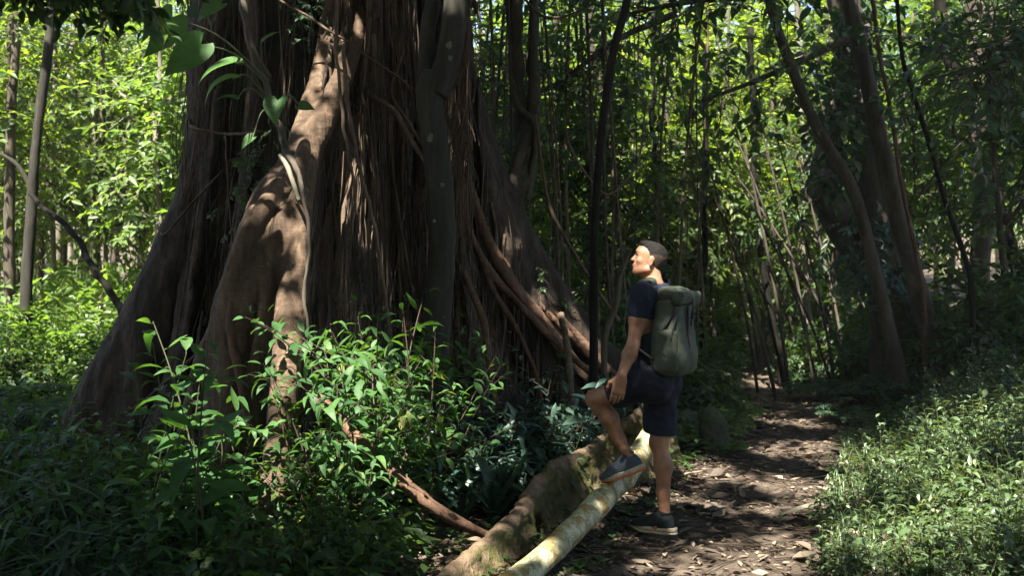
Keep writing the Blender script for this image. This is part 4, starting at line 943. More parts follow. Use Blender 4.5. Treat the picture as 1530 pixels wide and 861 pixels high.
def proto(name, cat, bld, lmat, smat):
    lf, st = bld; t = bpy.data.objects.new(name, None); t['category'] = cat
    a = bpy.data.objects.new('stem', st.mesh('stem')); a.data.materials.append(smat); a.parent = t
    b = bpy.data.objects.new('foliage', lf.mesh('foliage')); b.data.materials.append(lmat); b.parent = t
    return t
def plants():
    r = np.random.default_rng(17)
    K = {
     'broad': [proto('broadleaf_plant', 'plant', shoot_plant(600+i, 3, 1.15, .28, .19, .40, 17, 'broad', .3, .22, .4, pet=.15, st_r=.007), M['lf_fresh'], M['stem']) for i in range(3)],
     'sapl': [proto('leafy_sapling', 'plant', shoot_plant(620+i, 7, 1.25, .42, .135, .32, 17, 'leaf', .3, .25, .35, br=5, pet=.1, st_r=.006), M['lf_fresh'], M['twig']) for i in range(3)],
     'mid': [proto('leafy_shrub', 'shrub', shoot_plant(640+i, 9, .85, .6, .125, .38, 15, 'leaf', .35, .15, .3, br=3, pet=.08, st_r=.005), M['lf_forest'], M['twig']) for i in range(4)],
     'dark': [proto('dark_leafy_shrub', 'shrub', shoot_plant(660+i, 8, .8, .55, .155, .33, 14, 'leaf', .4, .15, .3, br=2, pet=.08, st_r=.005), M['lf_teal'], M['twig']) for i in range(3)],
     'strap': [proto('strap_leaved_plant', 'plant', rosette(680+i, 15, .42, .14), M['lf_teal'], M['stem']) for i in range(3)],
     'blade': [proto('blade_leaved_plant', 'plant', rosette(690+i, 44, .55, .034, 1.2), M['lf_dark'], M['stem']) for i in range(3)],
     'fern': [proto('fern', 'fern', fern(700+i, 13, .62), M['lf_light'], M['stem']) for i in range(2)],
     'dfern': [proto('fern', 'fern', fern(710+i, 14, .75), M['lf_dark'], M['stem']) for i in range(2)],
     'herb': [proto('upright_herb', 'plant', shoot_plant(720+i, 5, .42, .35, .085, .32, 13, 'leaf', .2, .1, .5, st_r=.004), M['lf_cover'], M['stem']) for i in range(3)],
    }
    def put(kind, px, Y, sc, label, group=None, i=None, rz=None):
        p = K[kind][r.integers(len(K[kind])) if i is None else i]; b = at_ground(px, Y)
        return dup(p, b, r.uniform(0, 6.28) if rz is None else rz, sc, label, group)
    # the plants one can tell apart
    put('broad', 300, 5.0, 1.28, 'tall bright green broad-leaved plant below the pale fin root', i=0)
    put('broad', 226, 5.1, 1.10, 'broad-leaved plant with paler leaves in front of the left buttress root', i=1)
    put('broad', 340, 5.2, 1.0, 'broad-leaved plant standing close to the sunlit prop root', i=2)
    put('broad', 205, 4.3, .62, 'low broad-leaved plant at the left of the thicket with a large bright leaf', i=0, rz=2)
    put('sapl', 548, 6.1, 1.42, 'tallest bushy sapling with light green leaves before the dark hollow', i=0)
    put('sapl', 515, 5.7, 1.05, 'bushy light green sapling left of the tallest one', i=1)
    put('sapl', 612, 6.6, 1.2, 'bushy sapling against the foot of the slender grey tree', i=2)
    put('dark', 845, 7.7, 1.45, 'tall blue green shrub under the long sloping root', i=0)
    put('dark', 672, 6.9, 1.15, 'blue green shrub below the slender grey tree', i=1)
    put('strap', 738, 6.4, 1.0, 'strap-leaved plant spreading over the litter between prop root and plank root', i=0)
    put('strap', 800, 7.0, 1.05, 'strap-leaved plant close above the plank root', i=1)
    # repeats of the thicket
    for px, Y, s in [(262,5.6,1.1),(180,5.3,.8),(318,5.7,1.15),(150,5.7,.75),(245,4.6,.62),(60,4.7,.8),(120,4.5,.75),(20,4.3,.7),(90,5.3,.85),(170,4.4,.62),(35,5.6,.9),(255,4.1,.5),(400,4.5,.55),(340,4.4,.55)]:
        put('broad', px, Y, s, 'broad-leaved plant among many in the thicket left of the sunlit prop root', 'broad-leaved plants of the left thicket')
    for px, Y, s in [(575,6.5,1.15),(640,7.0,1.1)]:
        put('sapl', px, Y, s, 'bushy light green sapling in the clump before the dark hollow', 'bushy saplings before the dark hollow')
    for px, Y, s in [(345,4.6,.8),(270,4.4,.8),(480,5.0,.75),(520,5.3,.85),(160,4.7,.8),(110,4.9,.8),(230,4.1,.6),(310,4.0,.6),(60,5.3,.9),
                     (425,5.9,1.0),(370,5.7,1.0),(300,6.0,1.0),(240,6.0,1.0),(170,5.8,.95),(120,6.3,1.0)]:
        put('mid', px, Y, s, 'mid green leafy shrub in the dense thicket before the banyan', 'leafy shrubs of the thicket')
    for px, Y, s in [(700,7.3,.9),(740,7.3,1.0),(780,7.5,1.0),(815,7.5,1.1),(870,7.9,1.0),(720,6.9,.7),(760,6.9,.75),(655,7.4,1.0),(830,7.2,.8),(905,8.6,.9),(610,7.1,1.0),(500,6.4,.9),(520,7.0,1.0),(455,6.2,.8)]:
        put('dark', px, Y, s, 'blue green shrub in the shade at the foot of the banyan', 'blue green shrubs at the banyan foot')
    for px, Y, s in [(690,6.4,.75),(770,6.8,.9),(705,6.8,.9),(835,6.95,.7),(790,6.7,.7)]:
        put('strap', px, Y, s, 'strap-leaved plant among the litter behind the plank root', 'strap-leaved plants behind the plank root')
    for px, Y, s in [(20,4.4,1.0),(70,4.3,1.0),(120,4.2,1.0),(170,4.0,.85),(35,5.0,1.1),(90,4.8,1.0),(10,5.8,1.1),(150,5.1,1.0),(60,3.9,.8),(130,3.8,.8),(200,3.75,.7),(270,3.7,.6),(350,3.8,.6),(-20,4.8,1.1),(85,6.4,1.1),(30,7.0,1.2)]:
        put('blade', px, Y, s, 'dark plant of long arching blades in the lower left corner', 'arching blade plants at the lower left')
    for px, Y, s in [(20,7.6,1.1),(75,8.2,1.1),(-20,8.6,1.1),(100,9.6,1.1),(50,10.3,1.1),(5,10.8,1.1),(130,7.3,.9)]:
        put('dfern', px, Y, s, 'dark fern on the shaded floor left of the banyan', 'dark ferns left of the banyan')
    for px, Y, s in [(1075,10.2,.8),(1060,9.8,.7),(1095,11.0,.9),(1040,9.2,.7),(1070,11.8,1.0),(1040,10.5,.9),(1085,9.0,.5),(1055,13.5,1.1)]:
        put('fern', px, Y, s, 'pale green fern along the left edge of the path behind the hiker', 'ferns along the left edge of the path')
    for px, Y, s in [(1250,13.0,.9),(1285,11.6,.8),(1225,13.6,.9),(1400,10.4,.9),(1300,10.7,.6),(1200,15.5,.9),(1440,9.8,.8),(1265,10.9,.6),(1330,10.2,.6),(1380,9.6,.6),(1330,11.3,.8),(1355,11.0,.8),(1310,11.6,.8),(1375,11.4,.9)]:
        put('dfern', px, Y, s, 'dark fern on the bank at the foot of the stout tree', 'dark ferns on the right bank')
    for px, Y, s in [(1460,6.6,1.2),(1385,5.0,1.0),(1290,7.4,.8),(1345,6.5,.9),(1420,5.8,.9),(1500,5.4,1.0),(1330,4.9,.8),(1255,6.2,.7),(1270,5.2,.7),(1505,7.5,1.2),(1380,7.8,.9),(1440,8.4,1.0),(1310,8.7,.8),(1320,7.2,.9),(1365,5.9,.9),(1405,7.1,1.1),(1480,8.9,1.1),(1440,5.2,.8),(1300,5.7,.7),(1350,8.6,.8),(1500,6.3,1.1),(1395,6.3,.9),(1475,4.9,.8),(1260,7.0,.6),(1290,6.4,.8),(1340,5.5,.8),(1420,4.6,.7),(1515,8.0,1.1),(1245,5.4,.6)]:
        put('herb', px, Y, s*1.15, 'upright pale herb standing above the ground cover on the right bank', 'upright herbs on the right bank')
plants()
# ---------------------------------------------------------------- growth nobody could count
def ground_cover():
    r = np.random.default_rng(5)
    lf, st = MB(), MB(); N = 9500
    y = 3.3+9.5*r.random(N)**1.25; lo = pathx(y)+pathw(y)*.85; x = lo-.1+(.62*y+.9-lo)*r.random(N)
    e = sstep(-.1, 1.0, x-lo-.25*fbm(np.stack([x*2, y*2, 0*x], -1), 2)); ok = (r.random(N) < .12+.88*e) & (fbm(np.stack([x*1.7+5, y*1.7, 0*x], -1), 3) > -.42); x, y, e = x[ok], y[ok], e[ok]; N = len(x)
    den = fbm(np.stack([x*1.3, y*1.3, 0*x], -1), 2); H = (.07+.17*e)*r.uniform(.4, 1.7, N)*(1+.7*den)
    m = 9; t = np.linspace(.2, 1, m)[None]; z = ground(x, y)
    ln = r.normal(0, .30, (N, 2)); P0 = np.stack([x, y, z], -1)
    pos = P0[:, None]+np.stack([ln[:, :1]*H[:, None]*t**1.4, ln[:, 1:]*H[:, None]*t**1.4, H[:, None]*t], -1)
    a = np.arange(m)[None]*2.4+r.uniform(0, 6, (N, 1)); dr = np.stack([np.cos(a), np.sin(a), r.normal(.25, .35, a.shape)], -1); up = np.stack([-np.cos(a)*.3, -np.sin(a)*.3, 1+0*a], -1)+r.normal(0, .35, (N, m, 3))
    L = r.choice([.04, .055, .075, .11], (N, 1), p=[.3, .35, .22, .13])*(1.1-.4*t)*r.uniform(.8, 1.2, (N, m))
    put_leaves(lf, 'leaf', pos.reshape(-1, 3), dr.reshape(-1, 3), up.reshape(-1, 3), L.ravel(), (L*.36).ravel())
    k = 3; an = np.linspace(0, 2*np.pi, k, endpoint=False); ends = [P0-[0, 0, .02], pos[:, m//2], pos[:, -1]]
    V = np.stack([c[:, None]+np.stack([np.cos(an), np.sin(an), 0*an], -1)[None]*rr for c, rr in zip(ends, (.003, .0022, .001))], 1)
    i = np.arange(2)[:, None]; j = np.arange(k)[None]; q = np.stack([i*k+j, i*k+(j+1) % k, (i+1)*k+(j+1) % k, (i+1)*k+j], -1).reshape(-1, 4)
    st.add(V.reshape(-1, 3), (q[None]+(np.arange(N)*9)[:, None, None]).reshape(-1, 4))
    t_ = tag(build('ground_cover', lf, M['lf_cover']), 'low small-leaved ground cover on the right bank of the path', 'ground cover', kind='stuff')
    tag(build('ground_cover_stems', st, M['stem']), 'thin stems of the ground cover on the right bank', 'ground cover', kind='stuff')
    # grass blades among it
    lf = MB(); n = 7000; y = 3.2+8*r.random(n)**1.3; lo = pathx(y)+pathw(y)*.8; x = lo+.05+(.6*y+.6-lo)*r.random(n)**1.5
    a = r.uniform(0, 6.28, n); dr = np.stack([np.cos(a)*.5, np.sin(a)*.5, 1+0*a], -1); up = np.stack([-np.cos(a), -np.sin(a), .5+0*a], -1); L = r.uniform(.07, .2, n)
    put_leaves(lf, 'strap', np.stack([x, y, ground(x, y)-.01], -1), dr, up, L, L*.045)
    tag(build('grass', lf, M['lf_cover']), 'short grass blades edging the path on the right', 'grass', kind='stuff')
    # dark undergrowth on the left, low growth round the roots and beyond
    lf = MB(); N = 15000
    y = 3.4+26*r.random(N)**1.3; x = r.uniform(-1, 1, N)*(.58*y+1.0); d = np.abs(x-pathx(y))/pathw(y)
    right = x > pathx(y); near_hiker = (x > -.5) & (y < 8.2) & ~right
    ok = (d > np.where(y > 11, 1.9, 1.35)) & ~near_hiker & ~(right & (y < 9)) & ~((x > -3.2) & (x < .9) & (y > 8.3) & (y < 10.5)); x, y = x[ok], y[ok]; N = len(x)
    H = r.uniform(.06, .38, N)*(1+.35*fbm(np.stack([x, y, 0*x], -1), 2)); z = ground(x, y); m = 6; t = np.linspace(.3, 1, m)[None]
    pos = np.stack([x[:, None]+r.normal(0, .07, (N, m)), y[:, None]+r.normal(0, .07, (N, m)), z[:, None]+H[:, None]*t], -1); a = r.uniform(0, 6.28, (N, m))
    dr = np.stack([np.cos(a), np.sin(a), r.normal(.1, .35, a.shape)], -1); up = np.array([0, 0, 1])+r.normal(0, .4, (N, m, 3)); L = r.uniform(.06, .15, (N, m))
    put_leaves(lf, 'diamond', pos.reshape(-1, 3), dr.reshape(-1, 3), up.reshape(-1, 3), L.ravel(), (L*.42).ravel())
    tag(build('undergrowth', lf, M['lf_forest']), 'low leafy undergrowth covering the forest floor off the path', 'undergrowth', kind='stuff')
    # patchy moss-like sprigs and seedlings at the edge of the litter on the left
    lf = MB(); n = 260; y = r.uniform(4.2, 9, n); x = pathx(y)-r.uniform(.6, 2.6, n); a0 = r.uniform(0, 6, n)
    for k in range(5):
        a = a0+k*1.3; put_leaves(lf, 'leaf', np.stack([x, y, ground(x, y)+.03+.008*k], -1), np.stack([np.cos(a), np.sin(a), .35+0*a], -1), np.array([0, 0, 1])+0*np.stack([a, a, a], -1), r.uniform(.03, .07, n), r.uniform(.016, .03, n))
    tag(build('seedling_leaves', lf, M['lf_fresh']), 'tiny green seedlings coming up through the dead leaves', 'seedlings', kind='stuff')
ground_cover()
# ---------------------------------------------------------------- climber with heart leaves on the banyan
def climber():
    b = P(455, 700, 6.4); t = thing('heart_leaved_climber', 'climber with large heart-shaped leaves winding up the pale roots', 'vine', (b[0], b[1], gz(b[0], b[1])))
    p, rr = dense([(352,-120,7.2,.02),(358,-20,7.1,.022),(378,70,6.95,.024),(395,120,6.85,.024),(408,160,6.8,.024),(420,190,6.75,.024),(428,225,6.65,.024),(445,250,6.5,.02),(452,290,6.4,.014),(460,350,6.4,.011),(455,430,6.35,.011),(463,520,6.3,.010),(456,640,6.25,.010),(455,730,6.15,.010)], 10)
    mb = MB(); tube(mb, p+.02*fbm(p*4, 3)[:, None]*[1, .5, 0], rr, 10, .35, seed=4); tree_part(t, 'stem', mb, M['brown'])
    p, rr = dense([(418,232,6.6,.012),(430,250,6.45,.016),(440,280,6.4,.014),(447,300,6.38,.012)], 8); mb = MB(); tube(mb, p, rr, 8, .2); tree_part(t, 'stem', mb, M['pale'])
    lv = [((402,185,6.7),(415,150,6.5),.17,.95,(-.2,-1,.5),(-.1,-.35,-1)), ((420,160,6.7),(448,158,6.5),.11,.8,(.2,-1,.6),(.9,-.2,-.25)), ((395,140,6.8),(352,95,6.4),.27,.55,(-.3,-.6,.9),(-.9,-.15,-.35)), ((395,142,6.8),(348,118,6.45),.24,.5,(-.2,-.5,1),(-.85,-.2,-.5)),
          ((402,130,6.85),(300,66,6.0),.29,.66,(.75,-.75,.45),(-.75,-.25,-.75)), ((400,120,6.8),(258,25,5.8),.28,.66,(.8,-.6,.3),(-.45,-.2,-.9)), ((398,150,6.8),(352,148,6.5),.13,.6,(0,-.5,1),(-1,-.1,.1)), ((392,100,6.9),(395,60,6.6),.13,.55,(.1,-.5,1),(.8,0,.5)),
          ((410,165,6.7),(378,205,6.5),.11,.7,(-.2,-.9,.5),(-.7,0,-.6)), ((360,0,7.1),(330,5,6.6),.2,.7,(.2,-.8,.5),(-.8,0,-.5))]
    st, lf = MB(), MB()
    for a, c, L, w, n, d in lv:
        A, B = P(*a), P(*c); tube(st, spline([A, (A+B)/2+[0, -.05, .07], B], 10), np.linspace(.007, .004, 10), 6, cap=False)
        put_leaves(lf, 'heart', B[None], np.array([d]), np.array([n]), L, L*w)
    tree_part(t, 'leaf_stalk', st, M['stem']); tree_part(t, 'foliage', lf, M['lf_fresh'])
    # small-leaved climbers on the trunk and on the stout tree
    def creeper(label, spots, n, ln, mat, rad, name='creeper', group=None):
        r = np.random.default_rng(len(label)); c0 = P(*spots[0]); t = thing(name, label, 'vine', c0, group); lf, st = MB(), MB(); C = []
        for (px, py, Y), rd, k in zip(spots, rad, n):
            c = P(px, py, Y)+r.normal(0, .5, (k, 3))*rd*np.array([1, .5, 1.2]); C.append(c)
            tube(st, spline([c0, P(px, py, Y)], 6)+r.normal(0, .01, (6, 3)), .006, 5, cap=False)
        C = np.concatenate(C); d = rdir(len(C), r)*[1, .6, .6]+[0, -.5, -.35]
        sprays(lf, st, C, d, 7, ln*2.2, ln, .45, 'leaf', r, .45, .003); tree_part(t, 'stem', st, M['twig']); tree_part(t, 'foliage', lf, mat)
    creeper('small-leaved creeper in the dark cleft beside the fin root', [(385,235,7.6),(372,260,7.5),(400,215,7.6),(360,320,7.6)], (16, 12, 8, 6), .05, M['lf_dark'], (.22, .2, .15, .18))
    creeper('dark leaf tuft high on the dark middle of the banyan', [(462,30,7.9),(455,-10,7.9)], (12, 8), .06, M['lf_dark'], (.2, .2))
    creeper('leafy climber hanging down the upper part of the stout tree', [(1255,60,11.8),(1240,140,11.8),(1225,215,11.8),(1250,250,11.8),(1275,20,11.8)], (22, 18, 20, 14, 16), .16, M['lf_dark'], (.5, .4, .45, .35, .5), 'leafy_climber')
    creeper('bushy blue green climber round the foot of the stout tree', [(1300,340,11.5),(1325,370,11.5),(1290,390,11.5),(1345,410,11.6),(1275,350,11.6)], (18, 20, 14, 12, 8), .13, M['lf_teal'], (.35, .4, .3, .35, .3), 'leafy_climber')
    creeper('loose creeper sprigs on the sloping right root', [(800,400,8.9),(840,460,9.1),(820,500,9.0)], (4, 4, 3), .05, M['lf_forest'], (.2, .2, .2))
climber()
# ---------------------------------------------------------------- boughs that reach into the top of the picture
def bough(label, pts, n_sp, ln, mat, spread, seed, twl=.4):
    r = np.random.default_rng(seed); p, rr = dense(pts, 8); t = thing('overhanging_bough', label, 'branch', p[0]); mb, lf = MB(), MB(); tube(mb, p, rr, 8, .15)
    i = r.integers(len(p)//4, len(p), n_sp); c = p[i]+r.normal(0, 1, (n_sp, 3))*spread; d = (c-p[i])+r.normal(0, .08, (n_sp, 3)); d[:, 2] -= .06
    for k in range(n_sp): tube(mb, spline([p[i[k]], (p[i[k]]+c[k])/2+[0, 0, .01], c[k]], 5), [.006, .005, .005, .004, .004], 4, cap=False)
    sprays(lf, mb, c-nrm(d)*twl*.4, d, 9, twl, ln, .42, 'leaf', r, .4, .005); tree_part(t, 'branch', mb, M['brown']); tree_part(t, 'foliage', lf, mat)
bough('dark leafy bough reaching across the top left corner', [(-260,-90,3.6,.04),(-100,-70,3.6,.035),(40,-45,3.6,.025),(110,-32,3.6,.015),(185,-18,3.6,.006)], 100, .07, M['lf_dark'], (.10, .2, .035), 3, .16)
bough('leafy bough over the top of the picture above the path', [(1330,-80,9,.06),(1240,-40,9,.05),(1140,-10,9,.04),(1040,0,9.2,.03),(940,20,9.4,.015)], 55, .15, M['lf_dark'], (.4, .5, .26), 4, .5)
bough('drooping leafy bough in the top right corner', [(1700,-100,9,.06),(1600,-20,9,.05),(1520,60,9,.04),(1450,120,9,.02)], 110, .14, M['lf_dark'], (.45, .5, .5), 5, .5)
bough('leafy bough hanging between the hiker and the stout tree', [(1300,40,11.5,.05),(1220,80,11.5,.04),(1130,120,11.5,.03),(1050,150,11.4,.015)], 42, .15, M['lf_forest'], (.4, .5, .35), 6, .5)
bough('leafy bough with small leaves behind the gnarled liana', [(1010,20,11,.04),(920,60,11,.035),(840,120,11,.025),(760,160,11,.01)], 90, .12, M['lf_forest'], (.4, .4, .55), 7, .45)
# ---------------------------------------------------------------- log, stones, roots on the path
def floor_things():
    pts = [(560,1010,4.25,.07),(690,920,4.6,.07),(783,861,5.0,.068),(850,799,5.6,.070),(905,742,6.16,.073),(930,716,6.42,.078),(950,688,6.74,.074),(970,655,7.15,.074),(986,632,7.5,.072),(996,618,7.8,.07)]
    p, rr = dense(pts, 10); b = p[10]; t = thing('fallen_log', 'pale fallen log blotched with ochre under the raised foot of the hiker', 'log', (b[0], b[1], gz(b[0], b[1])))
    s = np.linspace(0, 1, len(p)); k = np.exp(-((s-.545)/.018)**2); mb = MB(); tube(mb, p+.012*fbm(p*1.7, 2)[:, None], rr*(1+.10*k+.03*fbm(p*4, 2)), 26, .06, 2); tree_part(t, 'trunk', mb, M['log'])
    c = P(899, 729, 6.12); sd = SDF(c-.12, c+.12, .008); d = nrm([-.3, -.8, .35]); sd.cone(c+d*-.07, c+d*.0, .045, .028, .02); sd.cone(c+d*-.01, c+d*.06, .014, .018, .02, 's')
    V, Q = sd.net(); mb = MB(); mb.add(V, Q); o = tree_part(t, 'knot', mb, M['log'])
    # mossy standing stone
    def stone(label, px, Y, rad, seed, lean=(0, 0), dig=.3):
        b = at_ground(px, Y); c = b+[0, 0, rad[2]*(1-dig)]; sd = SDF(c-np.array(rad)*1.35, c+np.array(rad)*1.35, min(rad)*.09); sd.ell(c, np.eye(3), rad, 0)
        sd.rbox(c-[0, 0, rad[2]*.15], np.eye(3), np.array(rad)*[.82, .82, .8], min(rad)*.35, .08)
        V, Q = sd.net(); q = V-c; V = V+nrm(q)*(min(rad)*(.30*fbm(V*1.6/min(rad)*.35+seed, 3)))[:, None]; V[:, 0] += lean[0]*q[:, 2]; V[:, 1] += lean[1]*q[:, 2]
        mb = MB(); mb.add(V-b, Q); o = build('stone', mb, M['stone']); o.location = b; tag(o, label, 'stone'); return o
    stone('upright mossy stone beside the path behind the hiker', 1068, 9.0, (.13, .12, .26), 3, (-.12, 0))
    stone('small rounded stone half hidden left of the path bend', 1030, 9.8, (.2, .16, .16), 5)
    p, rr = dense([(1165,782,6.62,.012),(1190,772,6.75,.02),(1215,765,6.85,.024),(1240,758,6.95,.022),(1258,752,7.05,.018),(1275,748,7.1,.01)], 8)
    p[:, 2] = [gz(q[0], q[1])+.018 for q in p]; mb = MB(); tube(mb, p+.012*fbm(p*6, 2)[:, None]*[1, 1, .3], rr, 9, .25); o = build('surface_root', mb, M['pale']); tag(o, 'pale brown root lying across the right half of the path', 'root')
    p, rr = dense([(1290,655,10.4,.02),(1330,648,10.2,.022),(1370,652,9.9,.018)], 8); p[:, 2] = [gz(q[0], q[1])+.02 for q in p]; mb = MB(); tube(mb, p, rr, 8, .2); tag(build('surface_root', mb, M['brown']), 'brown root at the right edge of the path below the boulder', 'root')
    # low mossy root running behind the strap plants
    p, rr = dense([(740,655,7.6,.10),(700,690,7.2,.11),(660,725,6.85,.10),(630,760,6.5,.09),(610,800,6.1,.07)], 8); mb = MB(); tube(mb, p, rr, 12, .2); tag(build('mossy_root', mb, M['moss']), 'thick mossy root lying low between the shrubs left of the plank root', 'root')
    for i, (px, Y, c) in enumerate([(868,5.25,'lf_dead'),(1010,5.9,'lf_dead')]): pass
floor_things()
# ================================================================ the hiker
def hiker():
    ft = nrm([-.86, .51, 0]); lt = np.array([-ft[1], ft[0], 0.]); U = np.array([0, 0, 1.0])   # forward, left
    ax = np.array([ft, lt, U])
    X = P(975, 440, 6.0); pel = P(979, 563, 6.0); chest = P(974, 468, 6.0); abd = P(975, 522, 6.0)
    LS = X+lt*.162+U*-.012; RS = X-lt*.162+U*-.012
    LE, LW = P(946, 516, 5.86), P(928, 563, 5.80)
    RE, RW = P(990, 516, 6.24), P(976, 560, 6.24)
    LH, RH = pel+lt*.092+U*-.02, pel-lt*.092+U*-.02
    LK, LA = P(890, 598, 6.10), P(941, 684, 6.12)
    RK, RA = P(985, 662, 6.10), P(994, 776, 6.09)
    neckb = P(976, 428, 6.01); Hc = P(970, 388, 6.0)
    t = thing('person', 'man in a dark t-shirt and shorts looking up with one foot raised on the log', 'person', (RA[0], RA[1], gz(RA[0], RA[1])))
    def part(name, sd, mat, it=2, parent=None):
        V, Q = sd.net(); V = relax(V, Q, it); mb = MB(); mb.add(V, Q); o = link(name, mb.mesh(name), mat)
        if parent is None: o.parent = t; o.location = [-c for c in t.location]
        else: o.parent = parent
        return o
    def raw(name, mb, mat, parent=None):
        o = link(name, mb.mesh(name), mat); o.parent = parent or t
        if parent is None: o.location = [-c for c in t.location]
        return o
    # head frame: looking up and to the left of the picture
    hf = nrm([-.975, .07, .24]); hl = nrm(np.cross(U, hf)); hu = np.cross(hf, hl); HX = np.array([hf, hl, hu])
    hs = .865
    def h(f, u, l=0): return Hc+(hf*f+hu*u+hl*l)*hs
    B = SDF((-.0+P(862, 600, 6)[0], 5.55, -.02), (P(1030, 600, 6)[0], 6.52, 1.82), .0046)
    # legs
    B.chain([LH, LH+(LK-LH)*.5, LK], [.086, .074, .051], .03); k = LK+(LA-LK)
    cal = LK+(LA-LK)*.32-ft*.018; B.chain([LK, cal, LK+(LA-LK)*.66, LA], [.046, .054, .037, .031], .03); B.ell(LK+ft*.012+U*.01, ax, (.049, .046, .055), .03)
    cal = RK+(RA-RK)*.30-ft*.016; B.chain([RH, RH+(RK-RH)*.5, RK], [.088, .076, .050], .03); B.chain([RK, cal, RK+(RA-RK)*.66, RA], [.045, .055, .038, .032], .03); B.ell(RK+ft*.014, ax, (.045, .046, .053), .03)
    # feet (inside the shoes)
    fl = nrm([-.70, .42, -.50]); fr = nrm([-.86, .5, -.05])
    B.chain([LA, LA+fl*.06+U*-.035, LA+fl*.15+U*-.03], [.036, .034, .024], .02); B.chain([RA, RA+fr*.05-U*.05, RA+fr*.16-U*.06], [.036, .034, .022], .02)
    # trunk
    B.ell(pel, ax, (.096, .142, .135), .05); B.ell(abd, ax, (.085, .125, .17), .06); B.ell(chest+ft*.01, ax, (.103, .15, .20), .06)
    for s in (LS, RS): B.cone(s, s, .060, .060, .05)
    B.cone(X+lt*.07+U*.02-ft*.01, LS+U*.02, .058, .045, .05); B.cone(X-lt*.07+U*.02-ft*.01, RS+U*.02, .058, .045, .05)
    for s in (1, -1): B.ell(pel-ft*.055+lt*.075*s-U*.03, ax, (.075, .08, .09), .04)
    # arms
    for S, E, W in ((LS, LE, LW), (RS, RE, RW)):
        B.chain([S, S+(E-S)*.45, E], [.047, .048, .035], .03); B.chain([E, E+(W-E)*.3, W], [.036, .042, .0245], .025)
    # neck and head
    B.cone(neckb-U*.05-ft*.015, h(-.03, -.05), .056, .046, .03)
    He = lambda c, a, r, k=.02, op='u': B.ell(c, a, np.array(r)*hs, k*hs, op); Hk = lambda a, b, ra, rb, k=.02, op='u': B.cone(a, b, ra*hs, rb*hs, k*hs, op)
    He(h(-.018, .032), HX, (.098, .076, .088), .0); He(h(.030, -.040), HX, (.062, .060, .078), .04); He(h(.052, .035), HX, (.05, .062, .06), .03)
    Hk(h(.072, -.103, .012), h(.072, -.103, -.012), .020, .020, .03)
    for s in (1, -1):
        Hk(h(-.008, -.068, .050*s), h(.062, -.104, .018*s), .020, .018, .025); He(h(.060, -.022, .042*s), HX, (.024, .02, .02), .02)
        He(h(.083, .026, .028*s), HX, (.012, .022, .009), .012); He(h(.101, .003, .033*s), HX, (.016, .017, .012), .012, 's')
    Hk(h(.090, .014), h(.112, -.026), .0085, .011, .012); He(h(.108, -.030), HX, (.014, .016, .010), .012)
    He(h(.087, -.060), HX, (.014, .020, .016), .012); He(h(.094, -.058), HX, (.009, .019, .0065), .006); He(h(.091, -.073), HX, (.009, .017, .007), .006); He(h(.0965, -.0655), HX, (.006, .02, .0022), .004, 's')
    Hk(h(.075, -.09), h(.078, -.088), .012, .012, .012)
    for s in (1, -1):                                  # ears
        e = np.array([nrm(hf*.9+hl*.35*s), nrm(hl*s-hf*.35*s*s), hu]); e[1] = np.cross(e[2], e[0]); c = h(-.012, -.012, .079*s)
        He(c, e, (.019, .0085, .032), .006); He(c+hl*.0087*s+hf*.002, e, (.010, .006, .019), .005, 's'); Hk(c-hu*.022, c-hu*.024+hf*.003, .008, .007, .006)
    # left hand: palm, four fingers, thumb; the right one likewise behind the body
    def hand(W, E, dn, fwd, palm):
        d = nrm(dn); a = nrm(fwd-d*np.dot(fwd, d)); n = np.cross(d, a); n = n*np.sign(np.dot(n, palm))
        B.cone(W, W+d*.03, .028, .027, .02); B.rbox(W+d*.058, np.array([a, n, d]), (.040, .0145, .048), .013, .018)
        for i, (o, L, cv) in enumerate([(.031, .066, .25), (.0105, .074, .33), (-.0105, .069, .42), (-.0305, .055, .5)]):
            b = W+d*(.100-.006*abs(i-1.2))+a*o; q = [b-d*.012]; dd = d+a*o*1.2
            for j, f in enumerate((.42, .32, .26)):
                dd = nrm(nrm(dd)+n*cv*(.5 if j == 0 else 1.0)); q.append(q[-1]+dd*(L*f+(.012 if j == 0 else 0)))
            B.chain(q, [.0098, .0092, .0084, .0068], .004)
        b = W+d*.022+a*.026; q = [b, b+nrm(a*.75+d*.6+n*.35)*.038, b+nrm(a*.75+d*.6+n*.35)*.038+nrm(a*.15+d*.9+n*.35)*.032, b+nrm(a*.75+d*.6+n*.35)*.038+nrm(a*.1+d*.9+n*.45)*.058]
        B.chain(q, [.0155, .0125, .011, .008], .01)
    hand(LW, LE, P(921, 602, 5.80)-LW, nrm(ft*.8+lt*.55), nrm(-lt*.8+ft*.5)); hand(RW, RE, P(968, 600, 6.22)-RW, ft, lt)
    part('body', B, M['skin'], 1)
    # eyes and brows
    mb, mi, mw = MB(), MB(), MB()
    def ball(m, c, r, axs=np.eye(3), n=12):
        u = np.linspace(0, np.pi, n); v = np.linspace(0, 2*np.pi, 2*n, endpoint=False); uu, vv = np.meshgrid(u, v, indexing='ij')
        q = np.stack([np.sin(uu)*np.cos(vv), np.sin(uu)*np.sin(vv), np.cos(uu)], -1).reshape(-1, 3)*np.asarray(r); V = q@np.asarray(axs)+c
        i = np.arange(n-1)[:, None]; j = np.arange(2*n)[None]; m.add(V, np.stack([i*2*n+j, (i+1)*2*n+j, (i+1)*2*n+(j+1) % (2*n), i*2*n+(j+1) % (2*n)], -1).reshape(-1, 4))
